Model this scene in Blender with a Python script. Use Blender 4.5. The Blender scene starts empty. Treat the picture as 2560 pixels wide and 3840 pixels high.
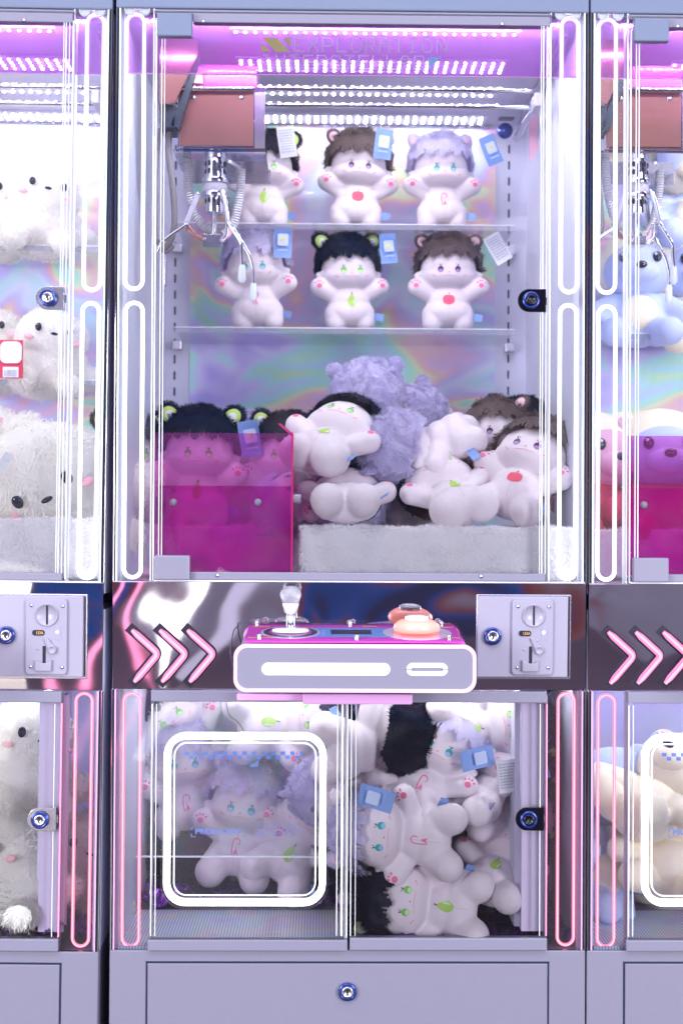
import bpy, bmesh, math, random
import numpy as np
from mathutils import Vector, Matrix
from mathutils.bvhtree import BVHTree
R = math.radians
sc = bpy.context.scene
C = sc.collection

# ------------------------------------------------------------------ camera
CZ = 1.25
CAM = Vector((0, -2.5, CZ))
_p, _y, _r = 0.01025912, 0.01435897, 0.005507
_F = Vector((math.sin(_y)*math.cos(_p), math.cos(_y)*math.cos(_p), math.sin(_p)))
_Rt = Vector((math.cos(_y), -math.sin(_y), 0)); _U = _Rt.cross(_F)
_R2 = _Rt*math.cos(_r) + _U*math.sin(_r); _U2 = -_Rt*math.sin(_r) + _U*math.cos(_r)
cd = bpy.data.cameras.new('camera'); cam = bpy.data.objects.new('camera', cd); C.objects.link(cam)
cam.matrix_world = Matrix(((_R2.x, _U2.x, -_F.x, 0), (_R2.y, _U2.y, -_F.y, CAM.y), (_R2.z, _U2.z, -_F.z, CAM.z), (0, 0, 0, 1)))
cd.sensor_fit = 'VERTICAL'; cd.sensor_height = 36; cd.lens = 46.875; cd.clip_end = 100
cd.dof.use_dof = True; cd.dof.focus_distance = 2.47; cd.dof.aperture_fstop = 2.8
sc.camera = cam

def P(px, py, Y=0.0):                                   # photo pixel -> world point on the plane y = Y
    d = _F + _R2*((px-1280)/5000) + _U2*((1920-py)/5000)
    return CAM + d*((Y-CAM.y)/d.y)

# ------------------------------------------------------------------ world
w = bpy.data.worlds.new('World'); sc.world = w; w.use_nodes = True
nt = w.node_tree; N = nt.nodes; L = nt.links
for n in list(N): N.remove(n)
out = N.new('ShaderNodeOutputWorld'); bg = N.new('ShaderNodeBackground'); L.new(bg.outputs[0], out.inputs[0])
tc = N.new('ShaderNodeTexCoord')
nz = N.new('ShaderNodeTexNoise'); nz.inputs['Scale'].default_value = 5; nz.inputs['Detail'].default_value = 3; nz.inputs['Distortion'].default_value = 1.2
L.new(tc.outputs['Generated'], nz.inputs['Vector'])
cr = N.new('ShaderNodeValToRGB'); L.new(nz.outputs['Fac'], cr.inputs[0])
el = cr.color_ramp.elements
el[0].position = 0.36; el[0].color = (0.03, 0.03, 0.07, 1); el[1].position = 0.66; el[1].color = (0.20, 0.19, 0.27, 1)
for p_, c_ in ((0.45, (0.02, 0.06, 0.24, 1)), (0.50, (0.13, 0.035, 0.03, 1)), (0.57, (0.16, 0.15, 0.22, 1))):
    e_ = el.new(p_); e_.color = c_
sx = N.new('ShaderNodeSeparateXYZ'); L.new(tc.outputs['Generated'], sx.inputs[0])
mr = N.new('ShaderNodeMapRange'); mr.interpolation_type = 'SMOOTHSTEP'; L.new(sx.outputs['Z'], mr.inputs[0]); mr.inputs[1].default_value = .34; mr.inputs[2].default_value = .60
mw = N.new('ShaderNodeMix'); mw.data_type = 'RGBA'; L.new(mr.outputs[0], mw.inputs[0]); L.new(cr.outputs[0], mw.inputs[6]); mw.inputs[7].default_value = (.95, 1.0, 1.2, 1)
L.new(mw.outputs[2], bg.inputs[0]); bg.inputs[1].default_value = 1.15

def area(name, loc, target, sx, sy, power, col):
    l = bpy.data.lights.new(name, 'AREA'); l.shape = 'RECTANGLE'; l.size = sx; l.size_y = sy; l.energy = power; l.color = col
    o = bpy.data.objects.new(name, l); C.objects.link(o); o.location = loc
    o.rotation_euler = (Vector(target)-Vector(loc)).to_track_quat('-Z', 'Y').to_euler()
    return o
area('ceiling_lamp', (0.0, -2.9, 4.3), (0, 0, 1.1), 3.0, 1.4, 30, (0.76, 0.80, 1.0))
area('far_room_lamp', (-1.0, -3.6, 5.2), (0, 0, 1.0), 2.0, 1.6, 25, (0.86, 0.76, 1.0))
for sx_ in (-1, 1): area('added_side_fill', (sx_*3.1, -3.6, 1.45), (0, 0, 1.2), 1.5, 1.9, 135, (.90, .92, 1.0))  # added fill lamps out of view, brightening the fronts and interiors
for i, (x, tilt, wd, pw, col) in enumerate(((-.74, 24, .07, .9, (1, 1, 1)), (-.88, 24, .04, .3, (1, .25, .45)), (-1.12, 20, .05, .35, (1, .3, .5)),
                                             (-1.75, 10, .36, 4, (1, .96, .82)), (-.40, 35, .10, .25, (.7, .7, .9)))):
    o = area('neon_across_aisle', (x, -4.6, .50), (x*.5, 0, .50), wd, 1.1, pw, col)
    o.rotation_euler.rotate_axis('Z', R(-tilt))

sc.view_settings.view_transform = 'Standard'; sc.view_settings.look = 'None'; sc.view_settings.exposure = 0.42; sc.view_settings.gamma = 1
sc.render.engine = 'CYCLES'
cy = sc.cycles; cy.transparent_max_bounces = 40; cy.max_bounces = 12; cy.diffuse_bounces = 6; cy.glossy_bounces = 5; cy.transmission_bounces = 8
cy.sample_clamp_indirect = 4; cy.use_denoising = True; cy.caustics_reflective = False; cy.caustics_refractive = False

# ------------------------------------------------------------------ materials
def nmat(name):
    m = bpy.data.materials.new(name); m.use_nodes = True
    return m, m.node_tree.nodes, m.node_tree.links, m.node_tree.nodes['Principled BSDF']
def mat(name, col, rough=.5, metal=0, emit=None, es=0, bump=0, bscale=200, sheen=0, coat=0, vary=0, trans=0):
    m, N, L, b = nmat(name)
    b.inputs['Base Color'].default_value = (*col, 1); b.inputs['Roughness'].default_value = rough; b.inputs['Metallic'].default_value = metal
    if emit: b.inputs['Emission Color'].default_value = (*emit, 1); b.inputs['Emission Strength'].default_value = es
    if sheen: b.inputs['Sheen Weight'].default_value = sheen; b.inputs['Sheen Roughness'].default_value = .4
    if coat: b.inputs['Coat Weight'].default_value = coat
    if trans: b.inputs['Transmission Weight'].default_value = trans
    if bump or vary:
        tc = N.new('ShaderNodeTexCoord'); n = N.new('ShaderNodeTexNoise'); n.inputs['Scale'].default_value = bscale; n.inputs['Detail'].default_value = 4
        L.new(tc.outputs['Object'], n.inputs['Vector'])
    if bump:
        bm = N.new('ShaderNodeBump'); bm.inputs['Strength'].default_value = bump; bm.inputs['Distance'].default_value = .002
        L.new(n.outputs['Fac'], bm.inputs['Height']); L.new(bm.outputs[0], b.inputs['Normal'])
    if vary:
        n2 = N.new('ShaderNodeTexNoise'); n2.inputs['Scale'].default_value = bscale*.12; L.new(tc.outputs['Object'], n2.inputs['Vector'])
        mx = N.new('ShaderNodeMix'); mx.data_type = 'RGBA'
        mx.inputs[6].default_value = (*[c*(1-vary) for c in col], 1); mx.inputs[7].default_value = (*[min(1, c*(1+vary)) for c in col], 1)
        L.new(n2.outputs['Fac'], mx.inputs[0]); L.new(mx.outputs[2], b.inputs['Base Color'])
    return m
def glass(name, tint=(1, 1, 1), k=1.0, haze=0, hazecol=(.9, .9, 1), rough=.01):
    m = bpy.data.materials.new(name); m.use_nodes = True; N = m.node_tree.nodes; L = m.node_tree.links
    for n in list(N): N.remove(n)
    o = N.new('ShaderNodeOutputMaterial'); t = N.new('ShaderNodeBsdfTransparent'); g = N.new('ShaderNodeBsdfGlossy'); g.inputs['Roughness'].default_value = rough
    t.inputs[0].default_value = (*tint, 1)
    f = N.new('ShaderNodeFresnel'); f.inputs[0].default_value = 1.45; mu = N.new('ShaderNodeMath'); mu.operation = 'MULTIPLY'; mu.inputs[1].default_value = k
    L.new(f.outputs[0], mu.inputs[0]); mx = N.new('ShaderNodeMixShader'); L.new(mu.outputs[0], mx.inputs[0]); L.new(g.outputs[0], mx.inputs[2])
    if haze:
        d = N.new('ShaderNodeBsdfDiffuse'); tr = N.new('ShaderNodeBsdfTranslucent'); a = N.new('ShaderNodeMixShader'); h = N.new('ShaderNodeMixShader')
        d.inputs[0].default_value = (*hazecol, 1); tr.inputs[0].default_value = (*hazecol, 1)
        L.new(d.outputs[0], a.inputs[1]); L.new(tr.outputs[0], a.inputs[2]); h.inputs[0].default_value = haze
        L.new(t.outputs[0], h.inputs[1]); L.new(a.outputs[0], h.inputs[2]); L.new(h.outputs[0], mx.inputs[1])
    else: L.new(t.outputs[0], mx.inputs[1])
    L.new(mx.outputs[0], o.inputs[0]); return m
def emis(name, col, s):
    m = bpy.data.materials.new(name); m.use_nodes = True; N = m.node_tree.nodes
    for n in list(N): N.remove(n)
    o = N.new('ShaderNodeOutputMaterial'); e = N.new('ShaderNodeEmission'); e.inputs[0].default_value = (*col, 1); e.inputs[1].default_value = s
    m.node_tree.links.new(e.outputs[0], o.inputs[0]); return m

M = {}
M['paint'] = mat('lavender_grey_paint', (.262, .248, .330), .45, bump=.12, bscale=900, vary=.035)
M['rail'] = mat('grey_rail_paint', (.27, .26, .345), .4, bump=.05, bscale=600)
M['header'] = mat('pale_blue_header_paint', (.185, .225, .33), .42, bump=.25, bscale=700)
M['wall'] = mat('interior_wall_paint', (.70, .70, .84), .4)
M['dark'] = mat('dark_slot', (.01, .012, .03), .5)
M['gap'] = mat('dark_gap', (.02, .03, .06), .4)
M['trimdark'] = mat('dark_glossy_trim', (.012, .03, .03), .12)
M['chrome'] = mat('chrome', (.82, .82, .88), .06, 1)
M['brush'] = mat('brushed_steel', (.62, .62, .70), .25, 1, bump=.05, bscale=400)
M['edge'] = mat('painted_glow_acrylic_edge', (.93, .95, 1), .25, emit=(.9, .93, 1), es=.12)  # neon light caught by the edges is put in as faint emission
M['pinkedge'] = mat('painted_pink_glow_edge', (1, .35, .5), .3, emit=(1, .22, .4), es=.7)  # no lamp: the strip's pink glow is put in as emission
M['glass'] = glass('clear_acrylic', (.985, .985, 1), 1.0, haze=.02)
_g = M['glass'].node_tree; _n = _g.nodes.new('ShaderNodeTexNoise'); _t = _g.nodes.new('ShaderNodeTexCoord'); _n.inputs['Scale'].default_value = 9; _n.inputs['Detail'].default_value = 8; _n.inputs['Distortion'].default_value = 1.5
_m = _g.nodes.new('ShaderNodeMapRange'); _m.inputs[1].default_value = .48; _m.inputs[2].default_value = .80; _m.inputs[3].default_value = .004; _m.inputs[4].default_value = .035
_g.links.new(_t.outputs['Object'], _n.inputs['Vector']); _g.links.new(_n.outputs['Fac'], _m.inputs[0])
for _k in [k for k in _g.nodes if k.type == 'MIX_SHADER' and not k.inputs[0].is_linked and abs(k.inputs[0].default_value-.02) < 1e-4]: _g.links.new(_m.outputs[0], _k.inputs[0])
M['sideglass'] = glass('pillar_acrylic', (.96, .97, 1), 1.2, haze=.03)
M['prize'] = glass('frosty_prize_pane', (.97, .97, 1), 1.3, haze=.02)
M['shelfm'] = glass('acrylic_shelf', (.98, .985, 1), .4, haze=.02, rough=.1)
M['shelfedge'] = glass('acrylic_shelf_edge', (.95, .96, 1), .6, haze=.20, rough=.1)
M['cover'] = glass('console_cover', (.98, .97, 1), .22)
M['sign'] = glass('violet_translucent_acrylic', (.86, .58, .95), 1.0, haze=.20, hazecol=(.78, .42, .95))
M['magenta'] = glass('magenta_acrylic', (.98, .60, .90), .8, haze=.14, hazecol=(.98, .25, .82))
M['magenta2'] = glass('deep_magenta_acrylic', (.95, .42, .85), .5, haze=.20, hazecol=(.95, .05, .72))
M['magedge'] = mat('magenta_acrylic_edge', (.75, .02, .22), .25, emit=(.8, .02, .25), es=.10)
M['neon'] = emis('white_neon', (1, 1, .985), 3.0)
M['ledfill'] = emis('hidden_fill_led', (.93, .95, 1), 620)  # for the added strip hidden behind the top rail
M['pink'] = emis('pink_neon', (1, .20, .31), 1.55)
M['pinkcore'] = emis('pink_neon_core', (1, .46, .56), 1.7)
M['chev'] = emis('chevron_pink_neon', (1, .24, .48), 1.25)
M['chevcore'] = emis('chevron_pink_core', (1, .48, .68), 1.35)
M['ledm'] = emis('white_led', (.93, .94, 1), 130)
M['ledm2'] = emis('white_led_lower', (.93, .95, 1), 120)
M['cwhite'] = emis('console_white_light', (1, .99, .98), 1.3)
M['cpink'] = emis('console_pink_light', (1, .52, .93), 1.5)
M['bluel'] = emis('blue_led', (.35, .45, 1), 6)
M['pinkplastic'] = mat('pink_glow_tinted_plastic', (.92, .50, .90), .35)  # pink glow under the console is put into the base colour
M['wplastic'] = mat('white_plastic', (.41, .385, .49), .35, coat=.2)
M['lockblue'] = mat('blue_lock_ring', (.01, .04, .30), .18, .5, coat=1)
M['lockblack'] = mat('black_lock_plate', (.006, .006, .012), .15, .2)
M['screw'] = mat('screw_steel', (.6, .57, .66), .2, 1)
M['brownmetal'] = mat('reflection_brown_metal', (.36, .17, .16), .18, .6, vary=.12, bscale=60)  # brown reflected in the chrome crane box is put into this colour
M['cable'] = mat('grey_cable', (.20, .18, .20), .4)
M['blackm'] = mat('black_metal', (.02, .03, .05), .35)
M['coil'] = mat('white_coiled_cable', (.70, .68, .76), .35)
M['tip'] = mat('white_claw_tip', (.72, .78, .86), .3)
M['print'] = glass('pale_dot_print', (.95, .95, 1), .5, haze=.48, hazecol=(.97, .95, 1))
M['gold'] = mat('gold_print', (.50, .42, .16), .5)
M['bprint'] = mat('blue_print', (.30, .42, .80), .5)
M['text'] = glass('faint_blue_lettering', (.88, .92, 1), .5, haze=.72, hazecol=(.36, .50, .95))
M['checker'] = glass('faint_blue_checker', (.8, .88, 1), .5, haze=.68, hazecol=(.26, .42, .90))
M['coral'] = mat('coral_button', (1.0, .42, .34), .3, emit=(1, .30, .22), es=.5)
M['clearcap'] = mat('clear_cap', (.9, .85, .9), .12, coat=.5)
M['crystal'] = mat('bubbly_crystal', (.86, .86, .95), .08, bump=1.0, bscale=260, trans=.6)
M['cmag'] = mat('magenta_print', (.62, .05, .48), .6)
M['cblue'] = mat('blue_console_print', (.14, .36, .74), .6)
M['cdark'] = mat('dark_screen', (.015, .04, .06), .1)
M['cpanelwhite'] = mat('white_ring_print', (.72, .7, .8), .3)
M['yellowline'] = mat('yellow_line_print', (.8, .45, .12), .4)
M['skin'] = mat('pale_velvet_plush', (.80, .71, .765), .85, bump=.25, bscale=900, sheen=.35)
_b = M['skin'].node_tree; _n = _b.nodes.new('ShaderNodeTexNoise'); _n.inputs['Scale'].default_value = 55; _n.inputs['Detail'].default_value = 5; _n.inputs['Distortion'].default_value = .8
_t = [n for n in _b.nodes if n.type == 'TEX_COORD'][0]; _u = [n for n in _b.nodes if n.type == 'BUMP'][0]; _v = _b.nodes.new('ShaderNodeBump'); _v.inputs['Strength'].default_value = .35; _v.inputs['Distance'].default_value = .004
_b.links.new(_t.outputs['Object'], _n.inputs['Vector']); _b.links.new(_n.outputs['Fac'], _v.inputs['Height']); _b.links.new(_v.outputs[0], _u.inputs['Normal']); _u.inputs['Strength'].default_value = .5
M['seam'] = mat('seam_crease_shade', (.55, .42, .47), .9)  # seam line with its crease shade put into the colour
M['pawp'] = mat('pink_embroidery', (.80, .17, .32), .7)
M['cheek'] = mat('pink_cheek', (.86, .42, .5), .8)
M['red'] = mat('red_apple_embroidery', (.80, .10, .17), .7)
M['pear'] = mat('green_pear_embroidery', (.42, .62, .12), .7)
M['pearl'] = mat('pale_green_edge', (.62, .85, .55), .7)
M['stem'] = mat('dark_stem', (.03, .05, .03), .7)
M['hair_black'] = mat('black_fur', (.005, .008, .020), .95)
M['hair_black'].node_tree.nodes['Principled BSDF'].inputs['Specular IOR Level'].default_value = .15
M['hair_brown'] = mat('brown_fur', (.165, .115, .11), .8, vary=.35, bscale=300)
M['hair_purple'] = mat('lilac_fur', (.70, .66, .86), .85, sheen=.3, vary=.12, bscale=300)
M['ear_black'] = mat('lime_ear_lining', (.50, .68, .14), .8)
M['ear_in'] = mat('pale_ear_lining', (.75, .78, .75), .8)
M['ear_brown'] = mat('pink_ear_lining', (.82, .52, .60), .8)
M['ear_purple'] = mat('pink_lilac_ear_lining', (.72, .50, .66), .8)
M['eye_black'] = mat('green_eye', (.20, .52, .12), .35)
M['eye_brown'] = mat('dark_plum_eye', (.05, .02, .06), .35)
M['eye_purple'] = mat('teal_eye', (.02, .40, .42), .35)
M['eyelo_black'] = mat('lime_eye_glint', (.55, .85, .35), .4)
M['eyelo_brown'] = mat('violet_eye_glint', (.45, .2, .6), .4)
M['eyelo_purple'] = mat('lilac_eye_glint', (.35, .55, .8), .4)
M['tagb'] = mat('blue_card_tag', (.22, .36, .72), .5)
M['tagbl'] = mat('pale_blue_print', (.55, .66, .88), .5)
M['tagw'] = mat('white_card_tag', (.78, .80, .86), .5)
M['tagg'] = mat('grey_small_print', (.42, .43, .52), .6)
M['yel'] = mat('yellow_spot', (.85, .65, .15), .6)
M['fur_white'] = mat('white_fur', (.97, .96, .98), .9, sheen=.3)
M['fur_cream'] = mat('cream_white_fur', (.97, .95, .90), .9, sheen=.3)
M['creamp'] = mat('cream_plush', (.93, .85, .66), .9, bump=.3, bscale=500, sheen=.3)
M['bluep'] = mat('light_blue_plush', (.52, .60, .88), .9, bump=.3, bscale=500, sheen=.3)
M['pinkp'] = mat('pink_plush', (.80, .45, .60), .9, sheen=.3)
M['redp'] = mat('red_cloth', (.62, .04, .10), .8)
def furry(m, k=.38):
    N = m.node_tree.nodes; L = m.node_tree.links; b = N['Principled BSDF']; o = [n for n in N if n.type == 'OUTPUT_MATERIAL'][0]
    t = N.new('ShaderNodeBsdfTranslucent'); x = N.new('ShaderNodeMixShader'); x.inputs[0].default_value = k; t.inputs[0].default_value = b.inputs['Base Color'].default_value
    L.new(b.outputs[0], x.inputs[1]); L.new(t.outputs[0], x.inputs[2]); L.new(x.outputs[0], o.inputs[0])
for k_ in ('fur_white', 'fur_cream', 'hair_purple', 'hair_brown'): furry(M[k_])
M['eyedark'] = mat('black_eye', (.008, .012, .03), .12)
M['orange'] = mat('yellow_beak', (.90, .66, .10), .7)
M['floorm'] = mat('room_floor', (.050, .030, .038), .30)
M['tinfoil'] = mat('purple_foil', (.22, .06, .42), .16, .9, bump=.8, bscale=60)

def chrome_fascia():
    m, N, L, b = nmat('wavy_mirror_fascia')
    b.inputs['Base Color'].default_value = (.62, .57, .64, 1); b.inputs['Metallic'].default_value = 1; b.inputs['Roughness'].default_value = .035
    tc = N.new('ShaderNodeTexCoord'); n = N.new('ShaderNodeTexNoise'); n.inputs['Scale'].default_value = 4.5; n.inputs['Detail'].default_value = .6; n.inputs['Distortion'].default_value = .5
    L.new(tc.outputs['Object'], n.inputs['Vector']); bm = N.new('ShaderNodeBump'); bm.inputs['Strength'].default_value = .40; bm.inputs['Distance'].default_value = .013
    L.new(n.outputs['Fac'], bm.inputs['Height']); L.new(bm.outputs[0], b.inputs['Normal']); return m
M['fascia'] = chrome_fascia()
def holo(name, scale=2.3, fine=None, glassy=0.0, pale=.16):
    m, N, L, b = nmat(name)
    tc = N.new('ShaderNodeTexCoord'); mp = N.new('ShaderNodeMapping'); mp.inputs['Scale'].default_value = (1, 1, 1.25); mp.inputs['Rotation'].default_value = (0, R(38), 0)
    L.new(tc.outputs['Object'], mp.inputs[0])
    n = N.new('ShaderNodeTexNoise'); n.inputs['Scale'].default_value = scale; n.inputs['Detail'].default_value = 2; n.inputs['Distortion'].default_value = 1.6
    L.new(mp.outputs[0], n.inputs['Vector'])
    cr = N.new('ShaderNodeValToRGB'); L.new(n.outputs['Fac'], cr.inputs[0]); e = cr.color_ramp.elements
    cols = [(.30, (.40, .34, .86)), (.37, (.66, .60, .96)), (.42, (.42, .86, .84)), (.455, (.45, .90, .58)), (.485, (.86, .88, .50)), (.51, (.92, .58, .46)), (.54, (.80, .48, .74)),
            (.585, (.60, .56, .88)), (.64, (.72, .76, .94)), (.70, (.50, .80, .84)), (.76, (.56, .46, .92))]
    e[0].position, e[0].color = cols[0][0], (*cols[0][1], 1); e[1].position, e[1].color = cols[-1][0], (*cols[-1][1], 1)
    for p, c in cols[1:-1]: k = e.new(p); k.color = (*c, 1)
    mx = N.new('ShaderNodeMix'); mx.data_type = 'RGBA'; mx.inputs[0].default_value = pale; mx.inputs[7].default_value = (.80, .80, .96, 1); L.new(cr.outputs[0], mx.inputs[6])
    L.new(mx.outputs[2], b.inputs['Base Color']); b.inputs['Roughness'].default_value = .35; b.inputs['Coat Weight'].default_value = .15
    if fine:
        wv = N.new('ShaderNodeTexWave'); wv.bands_direction = 'X'; wv.inputs['Scale'].default_value = fine; L.new(tc.outputs['Object'], wv.inputs['Vector'])
        m2 = N.new('ShaderNodeMix'); m2.data_type = 'RGBA'; m2.blend_type = 'MULTIPLY'; L.new(wv.outputs['Fac'], m2.inputs[0]); L.new(mx.outputs[2], m2.inputs[6]); m2.inputs[7].default_value = (.45, .45, .62, 1)
        L.new(m2.outputs[2], b.inputs['Base Color'])
    if glassy: b.inputs['Alpha'].default_value = glassy
    return m
M['holo'] = holo('iridescent_film')
M['holo2'] = holo('ribbed_iridescent_floor', 4, fine=55, pale=.68)
M['holo3'] = holo('see_through_iridescent_film', 5, fine=50, glassy=.09)

# ------------------------------------------------------------------ mesh builder
class MB:
    def __init__(s): s.v = []; s.f = []; s.sm = []
    def add(s, vs, fs, smooth=False):
        b = len(s.v); s.v += [tuple(v) for v in vs]; s.f += [tuple(b+i for i in f) for f in fs]; s.sm += [smooth]*len(fs); return s
    def box(s, x0, x1, y0, y1, z0, z1):
        if x0 > x1: x0, x1 = x1, x0
        if z0 > z1: z0, z1 = z1, z0
        return s.add([(x, y, z) for x in (x0, x1) for y in (y0, y1) for z in (z0, z1)], [(0, 1, 3, 2), (4, 6, 7, 5), (0, 4, 5, 1), (2, 3, 7, 6), (0, 2, 6, 4), (1, 5, 7, 3)])
    def prism(s, poly, y0, y1):                          # poly in xz, counter-clockwise seen from -y
        n = len(poly); vs = [(x, y0, z) for x, z in poly] + [(x, y1, z) for x, z in poly]
        fs = [tuple(range(n)), tuple(range(2*n-1, n-1, -1))] + [(i, i+n, (i+1) % n+n, (i+1) % n) for i in range(n)]
        return s.add(vs, fs)
    def frame(s, outer, inner, y0, y1):                  # ring between two outlines with equal vertex counts
        n = len(outer); vs = [(x, y0, z) for x, z in outer]+[(x, y0, z) for x, z in inner]+[(x, y1, z) for x, z in outer]+[(x, y1, z) for x, z in inner]
        fs = []
        for i in range(n):
            j = (i+1) % n
            fs += [(i, j, n+j, n+i), (2*n+i, 3*n+i, 3*n+j, 2*n+j), (i, 2*n+i, 2*n+j, j), (n+i, n+j, 3*n+j, 3*n+i)]
        return s.add(vs, fs)
    def tube(s, path, r, n=10, closed=False, flat=1.0):
        path = [Vector(p) for p in path]; m = len(path); vs = []; fs = []; up = None
        for i, p in enumerate(path):
            a = path[i-1] if (i > 0 or closed) else p; b = path[(i+1) % m] if (i < m-1 or closed) else p
            t = (b-a).normalized()
            if up is None: up = Vector((0, 1, 0)) if abs(t.y) < .9 else Vector((1, 0, 0))
            u = (up - t*up.dot(t)).normalized(); up = u; v = t.cross(u)
            rr = r[i] if isinstance(r, (list, tuple)) else r
            vs += [p+u*(rr*flat*math.cos(2*math.pi*k/n))+v*(rr*math.sin(2*math.pi*k/n)) for k in range(n)]
        for i in range(m if closed else m-1):
            j = (i+1) % m
            fs += [(i*n+k, i*n+(k+1) % n, j*n+(k+1) % n, j*n+k) for k in range(n)]
        s.add(vs, fs, True)
        if not closed: s.add(vs[:n][::-1], [tuple(range(n))]); s.add(vs[-n:], [tuple(range(n))])
        return s
    def lathe(s, prof, c=(0, 0, 0), axis='z', n=24):      # prof: (radius, height) pairs
        vs = []; m = len(prof)
        for r, h in prof:
            for k in range(n):
                a = 2*math.pi*k/n; x, y, z = r*math.cos(a), r*math.sin(a), h
                if axis == 'y': x, y, z = x, -h, y      # height points to the viewer (-y)
                vs.append((c[0]+x, c[1]+y, c[2]+z))
        fs = [(i*n+k, i*n+(k+1) % n, (i+1)*n+(k+1) % n, (i+1)*n+k) for i in range(m-1) for k in range(n)]
        return s.add(vs, fs, True)
    def ball(s, c, r, nu=24, nv=14, rot=None):
        vs = []; r = (r, r, r) if not hasattr(r, '__len__') else r
        for i in range(nv+1):
            t = math.pi*i/nv
            for k in range(nu):
                a = 2*math.pi*k/nu; v = Vector((r[0]*math.sin(t)*math.cos(a), r[1]*math.sin(t)*math.sin(a), r[2]*math.cos(t)))
                if rot: v = rot @ v
                vs.append(v+Vector(c))
        return s.add(vs, [(i*nu+k, (i+1)*nu+k, (i+1)*nu+(k+1) % nu, i*nu+(k+1) % nu) for i in range(nv) for k in range(nu)], True)
def mesh(name, mb, m=None):
    me = bpy.data.meshes.new(name); me.from_pydata(mb.v, [], mb.f)
    me.polygons.foreach_set('use_smooth', mb.sm); me.update()
    if m: me.materials.append(m)
    return me
def obj(name, mb, m, parent=None, bevel=0, loc=None, me=None):
    o = bpy.data.objects.new(name, me or mesh(name, mb, m)); C.objects.link(o)
    if parent: o.parent = parent
    if loc: o.location = loc
    if bevel:
        b = o.modifiers.new('bevel', 'BEVEL'); b.width = bevel; b.segments = 2; b.limit_method = 'ANGLE'; b.angle_limit = R(40)
    return o
def fixn(o):
    bm = bmesh.new(); bm.from_mesh(o.data); bmesh.ops.remove_doubles(bm, verts=bm.verts, dist=1e-6); bmesh.ops.recalc_face_normals(bm, faces=bm.faces); bm.to_mesh(o.data); bm.free(); return o
def empty(name, loc=(0, 0, 0)):
    o = bpy.data.objects.new(name, None); C.objects.link(o); o.location = loc; o.empty_display_size = .05; return o
def tag(o, label=None, cat=None, group=None, kind=None):
    if label: o['label'] = label
    if cat: o['category'] = cat
    if group: o['group'] = group
    if kind: o['kind'] = kind
    return o
def copy_tree(o, parent=None):
    c = o.copy(); C.objects.link(c); c.parent = parent
    for ch in list(o.children): copy_tree(ch, c)
    return c
def rr(x0, x1, z0, z1, r, n=8):
    pts = []
    if x0 > x1: x0, x1 = x1, x0
    if z0 > z1: z0, z1 = z1, z0
    for cx, cz, a0 in ((x1-r, z1-r, 0), (x0+r, z1-r, 90), (x0+r, z0+r, 180), (x1-r, z0+r, 270)):
        for k in range(n+1):
            a = R(a0+90*k/n); pts.append((cx+r*math.cos(a), cz+r*math.sin(a)))
    return pts
def circ(x, z, r, n=20): return [(x+r*math.cos(2*math.pi*k/n), z+r*math.sin(2*math.pi*k/n)) for k in range(n)]

# ------------------------------------------------------------------ the room
obj('floor', MB().box(-6, 6, -6, 2, -.05, 0), M['floorm']); bpy.data.objects['floor']['kind'] = 'structure'
obj('back_wall', MB().box(-6, 6, 1.2, 1.3, 0, 3.2), M['wall']); bpy.data.objects['back_wall']['kind'] = 'structure'

# ------------------------------------------------------------------ the claw machine (local origin: floor, front plane, middle)
XM = 0.0526; HW = .4442
def LX(px, py, Y=0.0): return P(px, py, Y).x - XM
def LZ(px, py, Y=0.0): return P(px, py, Y).z
def Q(px, py, Y=0.0): p = P(px, py, Y); return (p.x-XM, p.z)
ZT = CZ+.9694; ZU = LZ(1300, 2184); ZL = LZ(1300, 2589); ZB = CZ-.7935; YB = .67
mach = empty('claw_machine', (XM, 0, 0))
WX = .430
def bx(name, px0, py0, px1, py1, y0, y1, m, parent, bevel=.0008, Y=None):
    Y = y0 if Y is None else Y; a = Q(px0, (py0+py1)/2, Y); b = Q(px1, (py0+py1)/2, Y); c = Q((px0+px1)/2, py0, Y); d = Q((px0+px1)/2, py1, Y)
    return obj(name, MB().box(a[0], b[0], y0, y1, d[1], c[1]), m, parent, bevel)

# cabinet base
base = obj('base_cabinet', MB().box(-HW, HW, .0, .80, .06, ZB), M['paint'], mach, .0025)
for sx in (-1, 1):
    for y in (.08, .72): obj('foot', MB().lathe([(0, .061), (.012, .061), (.012, .02), (.025, .015), (.025, 0), (0, 0)], (sx*.38, y, 0)), M['blackm'], base)
dx0, dx1 = LX(554, 3700), LX(2050, 3700); dz = LZ(1300, 3612)
gp = MB()
for a in ((dx0-.0035, dx0, dz+.0035, .12), (dx1, dx1+.0035, dz+.0035, .12)): gp.box(a[0], a[1], -.0006, .002, a[3], a[2])
gp.box(dx0-.0035, dx1+.0035, -.0012, .002, dz, dz+.0035); obj('drawer_gap', gp, M['gap'], base)
obj('drawer_panel', MB().box(dx0, dx1, -.003, .004, .12, dz), M['paint'], base, .0015)
def lock(parent, px, py, y, r, ringm=None, name='cam_lock'):
    x, z = Q(px, py, y)
    o = obj(name, MB().lathe([(0, .001), (r, .001), (r, .005), (r*.93, .0075), (r*.68, .0075), (r*.66, .006), (r*.66, .006)], (x, y, z), 'y', 32), ringm or M['lockblue'], parent)
    return o, x, z
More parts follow.
